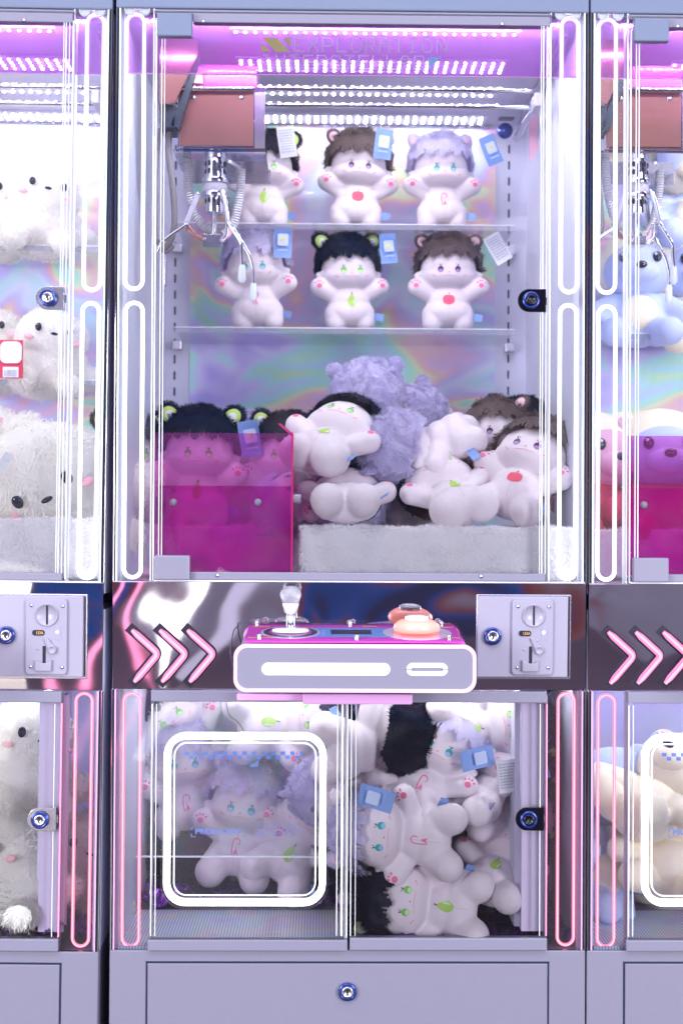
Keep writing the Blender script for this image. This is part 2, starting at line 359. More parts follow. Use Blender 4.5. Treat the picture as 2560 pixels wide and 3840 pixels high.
def lock_full(parent, px, py, y, r, core=None):
    lock(parent, px, py, y, r)
    x, z = Q(px, py, y)
    obj('lock_core', MB().lathe([(0, .0085), (r*.36, .0085), (r*.40, .0100), (r*.60, .0100), (r*.64, .0085), (r*.66, .004)], (x, y, z), 'y', 28), core or M['brush'], parent)
    k = MB(); yy = y-.0092; k.prism(circ(x, z+r*.10, r*.12, 12), yy, yy+.002); k.prism([(x-r*.06, z-r*.27), (x+r*.06, z-r*.27), (x+r*.06, z+r*.1), (x-r*.06, z+r*.1)], yy-.0002, yy+.002)
    obj('keyhole', k, M['dark'], parent)
lock_full(base, 1302, 3717, -.003, .0172)

# header
hd = obj('header_panel', MB().box(-HW, HW, -.004, .80, ZT, ZT+.32), M['header'], mach, .003)
obj('header_lip', MB().box(-HW+.07, HW-.07, -.0015, .02, ZT-.012, ZT-.001), M['rail'], hd, .002)

# middle fascia
fa = obj('mirror_fascia', MB().box(-HW+.001, HW-.001, -.002, .06, ZL, ZU), M['fascia'], mach, .0008)
obj('floor_deck', MB().box(-WX, WX, .06, YB, ZU-.04, ZU-.012), M['wall'], mach)
for k in range(3):                                       # three pink chevrons in black recesses
    dx = 104*k
    pts = [Q(494+dx, 2361), Q(592+dx, 2450), Q(502+dx, 2556)]
    a, b, c = [Vector((p[0], 0, p[1])) for p in pts]
    path = [a]+[a.lerp(b, .2+.6*i/3) for i in range(4)]
    for i in range(7):
        t = i/6; path.append((a.lerp(b, .86))*(1-t)**2+b*(2*t*(1-t))+b.lerp(c, .14)*t*t)
    path += [b.lerp(c, .2+.6*i/3) for i in range(1, 4)]+[c]
    def ribbon(wd, y0, y1, ext):
        pp = [a+(a-b).normalized()*ext]+path[1:-1]+[c+(c-b).normalized()*ext]; lft, rgt = [], []
        for i, p in enumerate(pp):
            t = (pp[min(i+1, len(pp)-1)]-pp[max(i-1, 0)]).normalized(); nrm = Vector((t.z, 0, -t.x)); lft.append((p.x+nrm.x*wd, p.z+nrm.z*wd)); rgt.append((p.x-nrm.x*wd, p.z-nrm.z*wd))
        return MB().frame(lft+[rgt[-1]], rgt[:1]+rgt, y0, y1) if False else (lft, rgt)
    l_, r_ = ribbon(.0098, 0, 0, .0085); mb = MB(); n = len(l_)
    vs = [(x, -.0035, z) for x, z in l_]+[(x, -.0035, z) for x, z in r_]+[(x, -.001, z) for x, z in l_]+[(x, -.001, z) for x, z in r_]
    fs = [(i, n+i, n+i+1, i+1) for i in range(n-1)]+[(i, i+1, 2*n+i+1, 2*n+i) for i in range(n-1)]+[(n+i+1, n+i, 3*n+i, 3*n+i+1) for i in range(n-1)]+[(0, 2*n, 3*n, n), (n-1, 2*n-1, 4*n-1, 3*n-1)]
    mb.add(vs, fs); ch = obj('chevron_recess', mb, M['dark'], fa)
    off = Vector((.0008, 0, -.0005))
    obj('chevron_lamp', MB().tube([p+off+Vector((0, -.006, 0)) for p in path], [.0035]+[.0062]*(len(path)-2)+[.0035], 12), M['chev'], fa)
    obj('chevron_core', MB().tube([p+off+Vector((0, -.0098, 0)) for p in path], [.0012]+[.0030]*(len(path)-2)+[.0012], 8), M['chevcore'], fa)

# corner pillars with neon loops, upper and lower
def loop(px0, py0, px1, py1, r, m, parent, core=None, y=.012):
    x0, z1 = Q(px0, py0, y); x1, z0 = Q(px1, py1, y)
    x0, x1, z0, z1 = x0+r, x1-r, z0+r, z1-r; rad = (x1-x0)/2
    o = obj('neon_tube', MB().tube([(x, y, z) for x, z in rr(x0, x1, z0, z1, rad*.999, 10)], r, 12, True), m, parent)
    if core: obj('neon_core', MB().tube([(x, y-r*.72, z) for x, z in rr(x0, x1, z0, z1, rad*.999, 10)], r*.42, 8, True), core, parent)
def pillar(side):
    u = obj('upper_corner_pane', MB().box(side*(HW-.009), side*(HW-.070), .000, .005, ZU+.002, ZT-.001), M['sideglass'], mach)
    l = obj('lower_corner_pane', MB().box(side*(HW-.009), side*(HW-.075), .000, .005, ZB+.001, ZL-.001), M['sideglass'], mach)
    for (par, z0, z1) in ((u, ZU, ZT), (l, ZB, ZL)):
        obj('chrome_trim', MB().box(side*HW, side*(HW-.0028), -.001, .010, z0+.001, z1), M['chrome'], par, .0005)
        obj('dark_trim', MB().box(side*(HW-.0030), side*(HW-.0062), -.0005, .010, z0+.001, z1), M['trimdark'], par)
        obj('light_trim', MB().box(side*(HW-.0064), side*(HW-.0090), -.002, .010, z0+.001, z1), M['edge'] if par is u else M['pinkplastic'], par)
        obj('inner_edge_strip', MB().box(side*(HW-.0700 if par is u else HW-.0750), side*(HW-.0722 if par is u else HW-.0768), -.001, .03, z0+.001, z1), M['edge'] if par is u else M['wplastic'], par)
    # side wall of the cabinet
    obj('side_wall', MB().box(side*WX, side*HW, .012, .80, ZU-.02, ZT), M['wall'], mach)
    obj('lower_side_wall', MB().box(side*WX, side*HW, .012, .80, ZB, ZU-.05), M['wall'], mach)
    if side < 0:
        loop(470, 47, 542, 1091, .0036, M['neon'], u); loop(465, 1128, 536, 2172, .0036, M['neon'], u)
        loop(459, 2594, 527, 3553, .0031, M['pink'], l, M['pinkcore'])
    else:
        loop(2097, 62, 2169, 1103, .0036, M['neon'], u); loop(2091, 1137, 2163, 2177, .0036, M['neon'], u)
        loop(2085, 2594, 2154, 3549, .0031, M['pink'], l, M['pinkcore'])
    for k in (0, 1):
        obj('clear_clip', MB().lathe([(0, .002), (.008, .002), (.009, .004), (.0105, .004), (.0105, .0)], (side*(HW-.025-.028*k), .004, ZT-.002), 'y', 16), M['edge'], u)
pillar(-1); pillar(1)

# upper door
ud = obj('upper_door', MB().box(LX(577, 1100), LX(2062, 1100), -.004, .001, LZ(1300, 2180), ZT-.006), M['glass'], mach)
bx('top_rail', 724, 56, 2062, 90, -.006, .012, M['rail'], ud, .0015)
bx('bottom_rail', 712, 2148, 2044, 2178, -.008, .008, M['rail'], ud, .0015)
bx('sill_strip', 577, 2179, 2190, 2184, -.006, .010, M['edge'], ud, .0005)
bx('hinge_block', 588, 47, 720, 134, -.022, -.004, M['header'], ud, .0025)
bx('hinge_block', 578, 2083, 711, 2175, -.022, -.004, M['rail'], ud, .0025)
for px, wd in ((579, 4), (600, 2.5), (611, 2.5), (2024, 2), (2032, 3), (2045, 2), (2058, 4)):
    bx('edge_strip', px, 92, px+wd, 2176, -.0048, .0012, M['edge'], ud, 0)
def screw(px, py, y, r, parent, m=None):
    x, z = Q(px, py, y)
    obj('screw', MB().lathe([(0, r*.75), (r*.5, r*.65), (r*.85, r*.35), (r, 0)], (x, y, z), 'y', 14), m or M['screw'], parent)
for px, py in ((763, 80), (1881, 90)): screw(px, py, -.006, .0042, ud)
for px, py in ((816, 2157), (1803, 2161)): screw(px, py, -.008, .0042, ud)
def dlock(parent, px, py, mplate, core=None):                 # D-shaped plate with a lock, straight side right
    y = -.012
    x1, zc = Q(px+58, py, y); x0 = Q(px-48, py, y)[0]; r = .0215
    pts = [(x1, zc-r), (x1, zc+r)]+[(x0+r+r*math.cos(R(a)), zc+r*math.sin(R(a))) for a in range(90, 271, 15)]
    obj('lock_plate', MB().prism(pts, y, y+.004), mplate, parent, .0006)
    obj('plate_return', MB().box(x1-.002, x1, y+.004, .004, zc-r, zc+r), mplate, parent)
    lock_full(parent, px, py, y, .0165, core)
    obj('latch_stud', MB().box(x1, x1+.003, -.006, -.001, zc-.007, zc+.007), M['brush'], parent)
dlock(ud, 1988, 1127, M['lockblack'], M['lockblack'])

# violet sign sheet behind the door
sg = obj('sign_sheet', MB().box(-WX+.002, WX-.002, .0075, .0100, LZ(1300, 284, .01), ZT-.003), M['sign'], mach)
obj('sheet_edge', MB().box(-WX+.002, WX-.002, .0070, .0103, LZ(1300, 285.5, .01), LZ(1300, 283, .01)), M['pinkplastic'], sg)
FONT = {'E': [[(1, 1), (0, 1), (0, 0), (1, 0)], [(0, .5), (.8, .5)]], 'X': [[(0, 1), (.15, .75), (.5, .5), (.85, .75), (1, 1)], [(0, 0), (.15, .25), (.5, .5), (.85, .25), (1, 0)]],
 'P': [[(0, 0), (0, 1), (.8, 1), (1, .85), (1, .55), (.8, .42), (0, .42)]], 'L': [[(0, 1), (0, 0), (1, 0)]], 'O': [[(.2, 0), (0, .2), (0, .8), (.2, 1), (.8, 1), (1, .8), (1, .2), (.8, 0), (.2, 0)]],
 'R': [[(0, 0), (0, 1), (.8, 1), (1, .85), (1, .55), (.8, .42), (0, .42)], [(.55, .42), (1, 0)]], 'A': [[(0, 0), (0, .75), (.3, 1), (.7, 1), (1, .75), (1, 0)], [(0, .45), (1, .45)]],
 'T': [[(0, 1), (1, 1)], [(.5, 1), (.5, 0)]], 'I': [[(.5, 1), (.5, 0)], [(.25, 1), (.75, 1)], [(.25, 0), (.75, 0)]], 'N': [[(0, 0), (0, 1), (1, 0), (1, 1)]],
 'S': [[(1, .85), (.8, 1), (.2, 1), (0, .85), (0, .6), (.2, .5), (.8, .5), (1, .4), (1, .15), (.8, 0), (.2, 0), (0, .15)]]}
def dotted(text, px0, px1, py0, py1, parent):
    n = len(text); pitch = (px1-px0)/(n-.35)
    for i, chx in enumerate(text):
        mb = MB(); x0 = px0+i*pitch; seen = []
        for st in FONT[chx]:
            for (a, b) in zip(st[:-1], st[1:]):
                A = Vector((x0+a[0]*pitch*.64, py1+(py0-py1)*a[1]+i*.35)); B = Vector((x0+b[0]*pitch*.64, py1+(py0-py1)*b[1]+i*.35)); k = max(1, round((B-A).length/6.0))
                for j in range(k+1):
                    q = A.lerp(B, j/k)
                    if any((q-s).length < 3 for s in seen): continue
                    seen.append(q); x, z = Q(q.x, q.y, .007); mb.prism(circ(x, z, .00165, 8), .0066, .0072)
        obj('dotted_letter', mb, M['print'], parent)
dotted('EXPLORATION', 1104, 1672, 142, 192, sg); dotted('INTERSTELLAR', 982, 1588, 207, 257, sg)
for pl, m in (([(981, 162), (981, 193), (1013, 193)], 'gold'), ([(985, 142), (1037, 142), (1087, 195), (1034, 195)], 'gold'), ([(1059, 143), (1089, 143), (1089, 173)], 'gold'), ([(1603, 215), (1654, 215), (1603, 263)], 'bprint')):
    fixn(obj('printed_emblem', MB().prism([Q(a, b, .007) for a, b in pl], .0066, .0072), M[m], sg))

# interior
ob = obj('rear_panel', MB().box(-WX, WX, YB, YB+.01, ZU-.02, ZT), M['wall'], mach)
obj('iridescent_sheet', MB().box(LX(715, 900, YB), LX(1855, 900, YB), YB-.003, YB-.0005, ZU-.01, LZ(1300, 476, YB)), M['holo'], ob)
for px in (657, 1905):
    sl = MB(); x = LX(px, 1100, YB)
    for k in range(19):
        z = LZ(px, 560, YB)-k*.0385; sl.box(x-.0022, x+.0022, YB-.0012, YB, z-.010, z+.010)
    s_ = obj('slotted_rail', MB().box(x-.022, x+.022, YB-.0008, YB+.001, ZU, LZ(px, 520, YB)), M['wall'], ob); obj('slot_column', sl, M['dark'], s_)
obj('rear_top_trim', MB().box(-.34, .34, YB-.012, YB, LZ(1300, 480, YB), LZ(1300, 471, YB)), M['brush'], ob)  # steel strip along the top of the iridescent sheet
ce = obj('ceiling_panel', MB().box(-WX, WX, .03, YB, ZT-.012, ZT-.001), M['wall'], mach)
for (y0, rows) in ((.0215, 0), (.065, 1), (.225, 4), (.43, 1), (.595, 3)):
    if rows == 0:
        lb = obj('hidden_fill_strip', MB().box(-.40, .40, .0135, .029, ZT-.0145, ZT-.0121), M['wall'], ce); d = MB()  # hidden strip added to light the dolls from the front
        for k in range(60): d.lathe([(.0034, -.0146), (.0024, -.0156), (0, -.0158)], (-.39+k*.0132, y0, ZT), 'z', 6)
        obj('led_dots', d, M['ledfill'], lb); continue
    lb = obj('led_strip', MB().box(-.235, .325, y0-.014, y0+.020*(rows-1)+.014, ZT-.018, ZT-.013), M['wall'], ce)
    d = MB()
    for r_ in range(rows):
        for k in range(29):
            x = -.225+k*.0192; y = y0+r_*.0185
            d.lathe([(.0029, -.0186), (.0020, -.0194), (0, -.0197)], (x, y, ZT), 'z', 6)
    obj('led_dots', d, M['ledm'], lb)
# gantry rails, their carriers
def cyl(mb, a, b, r, n=16): return mb.tube([a, b], r, n)
gz = LZ(1700, 337, .22); gz2 = LZ(1700, 388, .22)
gn = obj('gantry_rail', cyl(cyl(MB(), (LX(660, 337, .22), .22, gz), (LX(2020, 337, .22), .22, gz), .0055), (LX(660, 388, .24), .24, gz2), (LX(2020, 388, .24), .24, gz2), .0055), M['chrome'], mach)
bx('rail_end_block', 2004, 345, 2032, 398, .19, .25, M['wplastic'], gn, .002)
bx('side_runner', 2030, 250, 2046, 300, .05, .63, M['rail'], gn, .002, Y=.3)
obj('rear_roller_rail', cyl(MB(), (LX(2005, 400, .3), .3, LZ(2005, 400, .3)), (LX(1935, 520, .6), .6, LZ(1935, 520, .6)), .008), M['brush'], gn)
bx('guide_wheel_plate', 1870, 400, 1930, 440, .6, .63, M['blackm'], gn, .002)
x, z = Q(1895, 485, .6); obj('guide_wheel', MB().lathe([(0, .02), (.010, .02), (.012, .012), (.018, .012), (.018, 0), (0, 0)], (x, .62, z), 'y', 20), M['lockblue'], gn)
fixn(obj('pink_bracket_plate', MB().prism([Q(1985, 430, .5), Q(2012, 380, .5), Q(2012, 560, .5), Q(1985, 610, .5)], .5, .505), M['pinkp'], gn))
# magenta guard of the prize chute
CY = .24
gd = obj('chute_guard', MB().box(LX(580, 1800, .03), LX(1098, 1800, .03), .03, .034, LZ(800, 2150, .03), LZ(800, 1624, .03)), M['magenta'], mach)
x_, z_ = Q(1098, 1620, .03)
obj('chute_side_pane', MB().box(x_-.003, x_, .034, CY, ZU, z_), M['magenta'], gd)
obj('chute_side_edge', MB().box(x_-.0025, x_+.0012, .029, .033, ZU, z_-.005), M['magedge'], gd)
xa, za = Q(1048, 1588, .03)
fixn(obj('slanted_flap', MB().prism([(xa-.003, za), (xa+.003, za), (x_+.0012, z_-.004), (x_-.0035, z_-.006)], .030, .045), M['magedge'], gd))
obj('lower_overlay', MB().box(LX(600, 1900, .03), x_-.004, .026, .029, LZ(800, 2150, .03), LZ(800, 1822, .03)), M['magenta2'], gd)
for px, py in ((650, 1883), (967, 1883)):
    x, z = Q(px, py, .024); obj('white_rivet', MB().lathe([(0, .006), (.005, .005), (.0068, .002), (.0068, 0)], (x, .026, z), 'y', 16), M['wplastic'], gd)
x, z = Q(1108, 1870, .03); obj('white_knob', MB().tube([(x-.008, .04, z), (x+.010, .04, z)], .009, 16), M['wplastic'], gd)

# crane
cr_ = empty('crane_carriage'); cr_.parent = mach
K0, K1 = .15, .28
b0 = Q(672, 545, K0); b1 = Q(952, 345, K0)
obj('motor_housing', MB().box(b0[0]-.004, b1[0]+.022, K0+.004, K1, b0[1]-.005, b1[1]+.01), M['chrome'], cr_, .001)
obj('brown_reflection_cover', MB().box(b0[0], b1[0], K0, K0+.004, b0[1], b1[1]), M['brownmetal'], cr_, .001)
obj('side_bracket', MB().box(b1[0]+.002, b1[0]+.0225, K0, K0+.004, b0[1]-.004, b1[1]), M['brush'], cr_)
obj('under_plate', MB().box(b0[0]-.012, b1[0]+.024, K0+.008, K1+.03, b0[1]-.010, b0[1]-.006), M['chrome'], cr_)
obj('hanging_mirror_plate', MB().box(b0[0]+.01, b1[0]+.028, K1+.03, K1+.033, b0[1]-.034, b0[1]-.004), M['brush'], cr_)
top = Q(800, 250, K0)
M['hotpink'] = mat('glossy_magenta_cover', (.72, .10, .50), .2, coat=.5)
obj('pink_top_cover', MB().box(Q(735, 300, K0)[0], b1[0]+.004, K0+.01, K1, b1[1]+.012, Q(800, 235, K0)[1]), M['hotpink'], cr_, .001)
obj('front_rod', cyl(MB(), (b0[0]+.002, K0-.006, b1[1]+.004), (b1[0], K0-.006, b1[1]+.004), .0052), M['chrome'], cr_)
for px in (725, 905): screw(px, 365, K0, .0055, cr_)
fixn(obj('end_plate', MB().prism([Q(600, 70, .12), Q(735, 70, .12), Q(742, 205, .12), Q(672, 350, .12), Q(655, 385, .12), Q(600, 392, .12)][::-1], .12, .124), M['brownmetal'], cr_))
fixn(obj('dark_strut', MB().prism([Q(740, 205, .13), Q(752, 215, .13), Q(672, 480, .13), Q(640, 470, .13)], .13, .15), M['blackm'], cr_))
fixn(obj('violet_bracket', MB().prism([Q(735, 250, .14), Q(760, 250, .14), Q(760, 312, .14), Q(705, 312, .14)], .14, .145), M['pinkp'], cr_))
bx('dark_side_block', 600, 390, 660, 480, .13, .2, M['blackm'], cr_, .002)
def pq(px, py, Y): x, z = Q(px, py, Y); return Vector((x, Y, z))
def spline(pts, n=8):
    pts = [Vector(p) for p in pts]; o = []
    for i in range(len(pts)-1):
        p0, p1, p2, p3 = pts[max(i-1, 0)], pts[i], pts[i+1], pts[min(i+2, len(pts)-1)]
        for k in range(n):
            t = k/n; o.append(.5*((2*p1)+(p2-p0)*t+(2*p0-5*p1+4*p2-p3)*t*t+(3*p1-p0-3*p2+p3)*t**3))
    return o+[pts[-1]]
for pts, r_ in (([(640, 470), (632, 560), (648, 700), (655, 830), (640, 900), (610, 935), (600, 900)], .0065), ([(600, 480), (588, 620), (585, 800), (590, 900), (620, 945), (650, 920)], .004)):
    obj('grey_cable', MB().tube(spline([pq(a, b, .16) for a, b in pts]), r_, 10), M['cable'], cr_)
bx('side_slider', 607, 960, 622, 1070, .18, .2, M['brush'], cr_, .002)
CX, CYY = 810, .19
def ctr(py): return pq(CX-(py-545)*.02, py, CYY)
def cylv(name, py0, py1, r, m, n=28, extra=0):
    a, b = ctr(py0), ctr(py1); rr_ = r*2.69/5000
    return obj(name, MB().lathe([(0, 0), (rr_, 0), (rr_, a.z-b.z), (0, a.z-b.z)], (b.x, b.y, b.z), 'z', n), m, cr_, .0006)
cylv('threaded_rod', 545, 582, 11, M['brush'])
for (p0, p1, r_, m) in ((571, 598, 43, 'brush'), (673, 690, 51, 'chrome'), (690, 725, 46, 'wplastic'), (725, 742, 51, 'chrome')): cylv('collar_ring', p0, p1, r_, M[m])
cylv('upper_coil_housing', 598, 673, 41, M['chrome']); cylv('lower_coil_housing', 742, 800, 37, M['chrome']); cylv('claw_shaft', 800, 880, 10, M['brush'])
hl = MB()
for py, r_ in ((620, 41), (649, 41), (757, 37)):
    c = ctr(py); rr_ = r_*2.69/5000+.0003
    for k in range(12):
        a = 2*math.pi*k/12; o_ = Vector((math.cos(a), math.sin(a), 0)); t_ = Vector((-math.sin(a), math.cos(a), 0)); ctrp = c+o_*rr_
        hl.add([ctrp+t_*(.0037*math.cos(q*math.pi/4))+Vector((0, 0, .0060*math.sin(q*math.pi/4))) for q in range(8)], [tuple(range(8))])
obj('vent_holes', hl, M['dark'], cr_)
bx('finger_block', 757, 878, 830, 912, .17, .20, M['brush'], cr_, .001)
def strap(name, pts, wd, m, Y=.16):
    obj(name, MB().tube([pq(a, b, Y+c) for a, b, c in pts], wd, 8, flat=.35), m, cr_)
strap('claw_arm', [(745, 725, 0), (696, 842, -.01)], .0062, M['wplastic'])
strap('claw_link', [(700, 848, 0), (728, 880, 0), (765, 898, 0)], .005, M['brownmetal'])
strap('claw_arm', [(833, 715, -.02), (845, 760, -.025), (855, 830, -.03)], .005, M['brush'])
strap('claw_link', [(852, 835, 0), (850, 880, 0), (828, 905, 0)], .004, M['brush'])
strap('claw_link', [(872, 850, .04), (860, 880, .04), (830, 900, .03)], .004, M['pinkp'])
strap('claw_arm', [(858, 740, .06), (872, 850, .06)], .005, M['brush'])
for px, py in ((745, 725), (696, 842), (833, 715), (852, 832), (766, 896), (836, 903)): screw(px, py, .145, .004, cr_)
def finger(pts, Y, tip=True):
    obj('claw_finger', MB().tube(spline([pq(a, b, Y) for a, b in pts]), .0036, 10), M['chrome'], cr_)
    if tip:
        a, b = pts[-1]
        obj('finger_tip', MB().tube([pq(a, b, Y), pq(a-1, b+10, Y), pq(a-2, b+55, Y), pq(a-2, b+68, Y)], [.0052, .0066, .0085, .004], 12, flat=.5), M['tip'], cr_)
finger([(692, 848), (655, 872), (612, 905), (585, 945)], .14, False)
finger([(856, 832), (882, 875), (903, 910), (906, 950), (909, 993)], .13)
finger([(873, 850), (905, 905), (935, 960), (948, 1010), (951, 1062)], .23)
def coil(pts, name='coiled_cable'):
    c = spline([pq(a, b, .21) for a, b in pts], 14); Ls = [0]
    for a, b in zip(c[:-1], c[1:]): Ls.append(Ls[-1]+(b-a).length)
    turns = Ls[-1]/.0052; path = []; n = int(turns*10)
    for i in range(n+1):
        s = Ls[-1]*i/n; k = max(j for j in range(len(Ls)) if Ls[j] <= s+1e-9); k = min(k, len(c)-2); t = (s-Ls[k])/(Ls[k+1]-Ls[k])
        p = c[k].lerp(c[k+1], t); d = (c[k+1]-c[k]).normalized(); u = Vector((0, 1, 0)); v = d.cross(u); a = 2*math.pi*turns*i/n
        path.append(p+u*(.0070*math.cos(a))+v*(.0070*math.sin(a)))
    obj(name, MB().tube(path, .0024, 6), M['coil'], cr_)
coil([(700, 560), (703, 640), (712, 730), (735, 810), (775, 855), (800, 872)]); coil([(905, 635), (902, 700), (895, 760), (880, 830), (860, 865), (835, 880)])
strap('cable_lead', [(858, 605, 0), (885, 618, .02), (905, 635, .05)], .004, M['coil'])

# ------------------------------------------------------------------ control console
cn = empty('control_console'); cn.parent = mach
YF = -.15
x0, z1 = Q(877, 2415, YF); x1, z0 = Q(1784, 2598, YF)
shape = rr(x0+.006, x1-.006, z0+.006, z1-.006, .018, 6)
# body, its back higher than its front
n = len(shape); zb = LZ(1300, 2352, 0); sx_ = .985
body = MB(); backo = [(x, z+(zb-z1)*((z-z0)/(z1-z0))) for x, z in shape]
body.add([(x, YF+.004, z) for x, z in shape]+[(x, .016, z) for x, z in backo], [tuple(range(n)), tuple(range(2*n-1, n-1, -1))]+[(i, i+n, (i+1) % n+n, (i+1) % n) for i in range(n)])
fixn(obj('console_body', body, M['wplastic'], cn))
obj('face_plate', MB().prism(shape[::-1], YF-.001, YF+.0035), M['rail'], cn)
ou = rr(x0, x1, z0, z1, .022, 6); inn = rr(x0+.0062, x1-.0062, z0+.0062, z1-.0062, .0178, 6)
fixn(obj('edge_light', MB().frame(ou, inn, YF-.002, YF+.006), M['cpink'], cn))
zt_ = MB(); zt_.box(x0+.03, x1-.03, YF-.0026, YF+.001, z1-.0054, z1-.0008); obj('edge_light_core', zt_, M['cwhite'], cn); zt_ = MB().box(x0+.03, x1-.03, YF-.0026, YF+.001, z0+.0012, z0+.0048); obj('edge_light_core', zt_, M['cwhite'], cn)
a, b = Q(981, 2485, YF), Q(1462, 2533, YF); fixn(obj('light_bar', MB().prism(rr(a[0], b[0], b[1], a[1], abs(a[1]-b[1])*.499, 8), YF-.0022, YF+.001), M['cwhite'], cn))
a, b = Q(1523, 2486, YF), Q(1678, 2534, YF); o_ = rr(a[0], b[0], b[1], a[1], abs(a[1]-b[1])*.499, 8); c_, d_ = Q(1541, 2503, YF), Q(1661, 2518, YF)
fixn(obj('slot_light', MB().frame(o_, rr(c_[0], d_[0], d_[1], c_[1], abs(c_[1]-d_[1])*.49, 8), YF-.0022, YF+.001), M['cwhite'], cn))
zc_ = (a[1]+b[1])/2; mid = MB(); mid.box(a[0]-.001, c_[0]+.001, YF-.003, YF, zc_-.0009, zc_+.0009); mid.box(d_[0]-.001, b[0]+.001, YF-.003, YF, zc_-.0009, zc_+.0009); obj('slot_divider', mid, M['rail'], cn)
# tilted top plate: t in 0..1 front to back
def TP(u, t, h=0):                                   # u: 0..1 across the plate
    f0, f1 = Vector((Q(916, 2412, YF)[0], YF+.006, z1+.0022)), Vector((Q(1742, 2412, YF)[0], YF+.006, z1+.0022))
    g0, g1 = Vector((Q(930, 2352, 0)[0]+.002, -.0005, zb+.0010)), Vector((Q(1708, 2352, 0)[0]-.002, -.0005, zb+.0010))
    return f0.lerp(f1, u).lerp(g0.lerp(g1, u), t)+Vector((0, 0, h))
def plate(name, u0, u1, t0, t1, h0, h1, m, poly=None):
    pts = poly or [(u0, t0), (u1, t0), (u1, t1), (u0, t1)]; n = len(pts)
    fixn(obj(name, MB().add([TP(u, t, h0) for u, t in pts]+[TP(u, t, h1) for u, t in pts], [tuple(range(n)), tuple(range(2*n-1, n-1, -1))]+[(i, (i+1) % n, (i+1) % n+n, i+n) for i in range(n)]), m, cn))
plate('magenta_top_sheet', 0, 1, 0, 1, 0, .003, M['cmag'])
plate('blue_print_band', .18, .82, .25, .80, .003, .0036, M['cblue'])
plate('display_screen', .395, .585, .40, .66, .0036, .0042, M['cdark'])
plate('clear_cover', -.003, 1.003, -.01, 1.0, .0075, .0095, M['cover'])
AS = (Q(1742, 2412, YF)[0]-Q(916, 2412, YF)[0])/.15
def ell(u, t, r, n=24): return [(u+r/AS*math.cos(2*math.pi*k/n)*1.0, t+r*math.sin(2*math.pi*k/n)) for k in range(n)]
for r_, m, h in ((.36, 'cpanelwhite', .0042), (.33, 'blackm', .0046), (.26, 'cmag', .0050), (.22, 'cpanelwhite', .0054)): plate('joystick_ring', 0, 0, 0, 0, .003, h, M[m], ell(.205, .5, r_))
plate('button_ring', 0, 0, 0, 0, .003, .0042, M['cpanelwhite'], ell(.80, .5, .42))
for (u0, u1, t0) in ((.01, .13, .18), (.86, .99, .20), (.02, .10, .86), (.55, .62, .9), (.9, .985, .86)): plate('yellow_line', u0, u1, t0, t0+.035, .003, .0037, M['yellowline'])
for u0 in (.33, .36, .65, .68, .71):
    for t in (.38, .50, .62): plate('printed_mark', u0-.011, u0+.008, t-.03, t+.03, .0036, .0041, M['bprint'])
for u, t in ((.065, .12), (.51, .10), (.935, .12), (.04, .93), (.49, .93), (.93, .93)):
    p_ = TP(u, t, .0095); obj('plate_screw', MB().lathe([(.0048, -.009), (.0048, 0), (.0040, .002), (0, .003)], p_, 'z', 14), M['screw'], cn)
for k, s_ in enumerate('CraneCo'):                    # small pale lettering on the top sheet
    pass
j = TP(.205, .5, .008)
obj('joystick_collar', MB().lathe([(.034, -.003), (.034, .001), (.028, .004), (.012, .005), (0, .005)], j, 'z', 28), M['clearcap'], cn)
obj('joystick_shaft', MB().lathe([(.0075, 0.0000), (.0075, 0.0344), (0, 0.0344)], j, 'z', 20), M['chrome'], cn)
obj('joystick_cup', MB().lathe([(.0075, 0.0292), (.0115, 0.0318), (.0155, 0.0482), (.013, 0.0499)], j, 'z', 12), M['clearcap'], cn)
obj('crystal_knob', MB().lathe([(.010, 0.0396), (.0145, 0.0482), (.0190, 0.0602), (.0195, 0.0654), (.0175, 0.0722), (.0120, 0.0778), (.006, 0.0800), (0, 0.0804)], j, 'z', 28), M['crystal'], cn)
b_ = TP(.795, .42, .008)
obj('push_button', MB().lathe([(.030, -.002), (.041, .002), (.0425, .007), (.041, .013), (.034, .019), (.028, .022), (.0, .022)], b_, 'z', 32), M['coral'], cn)
obj('button_cap', MB().lathe([(.0215, .021), (.0215, .028), (.019, .0295), (.0175, .028), (0, .0275)], b_, 'z', 28), M['clearcap'], cn)
bx('lower_pink_glow_bracket', 888, 2602, 1134, 2628, -.030, -.004, M['pinkplastic'], cn, .002); bx('lower_pink_glow_bracket', 1134, 2603, 1546, 2642, -.055, -.004, M['pinkplastic'], cn, .003)
xh, zh = Q(877, 2400, -.10); obj('side_hose', MB().tube(spline([(xh+.004, -.02, zh+.02), (xh-.003, -.07, zh+.012), (xh-.004, -.12, zh-.02), (xh+.004, -.145, zh-.05)]), .0012, 6), M['blackm'], cn)

# ------------------------------------------------------------------ coin door
cdr = empty('coin_door'); cdr.parent = mach
y = -.010
bx('door_frame', 1786, 2230, 2140, 2549, -.006, -.001, M['brush'], cdr, .001); bx('door_leaf', 1790, 2236, 2129, 2540, -.012, -.006, M['wplastic'], cdr, .0012)
bx('hinge_gap', 2130, 2238, 2135, 2540, -.0065, -.0055, M['dark'], cdr, 0)
lock_full(cdr, 1846, 2385, -.012, .0168)
a, b = Q(1921, 2247, -.018), Q(2073, 2532, -.018)
fixn(obj('coin_acceptor', MB().prism(rr(a[0], b[0], b[1], a[1], .007, 5), -.018, -.012), M['wplastic'], cdr, .0012))
x, z = Q(2000, 2307, -.018); obj('coin_disc', MB().lathe([(0, .0015), (.019, .0015), (.0195, .003), (.0208, .003), (.0208, 0)], (x, -.018, z), 'y', 32), M['wplastic'], cdr)
bx('coin_slot', 1998, 2272, 2005, 2343, -.0205, -.018, M['dark'], cdr, .0005)
bx('return_slot', 1984, 2424, 1996, 2488, -.0188, -.018, M['dark'], cdr, .0005)
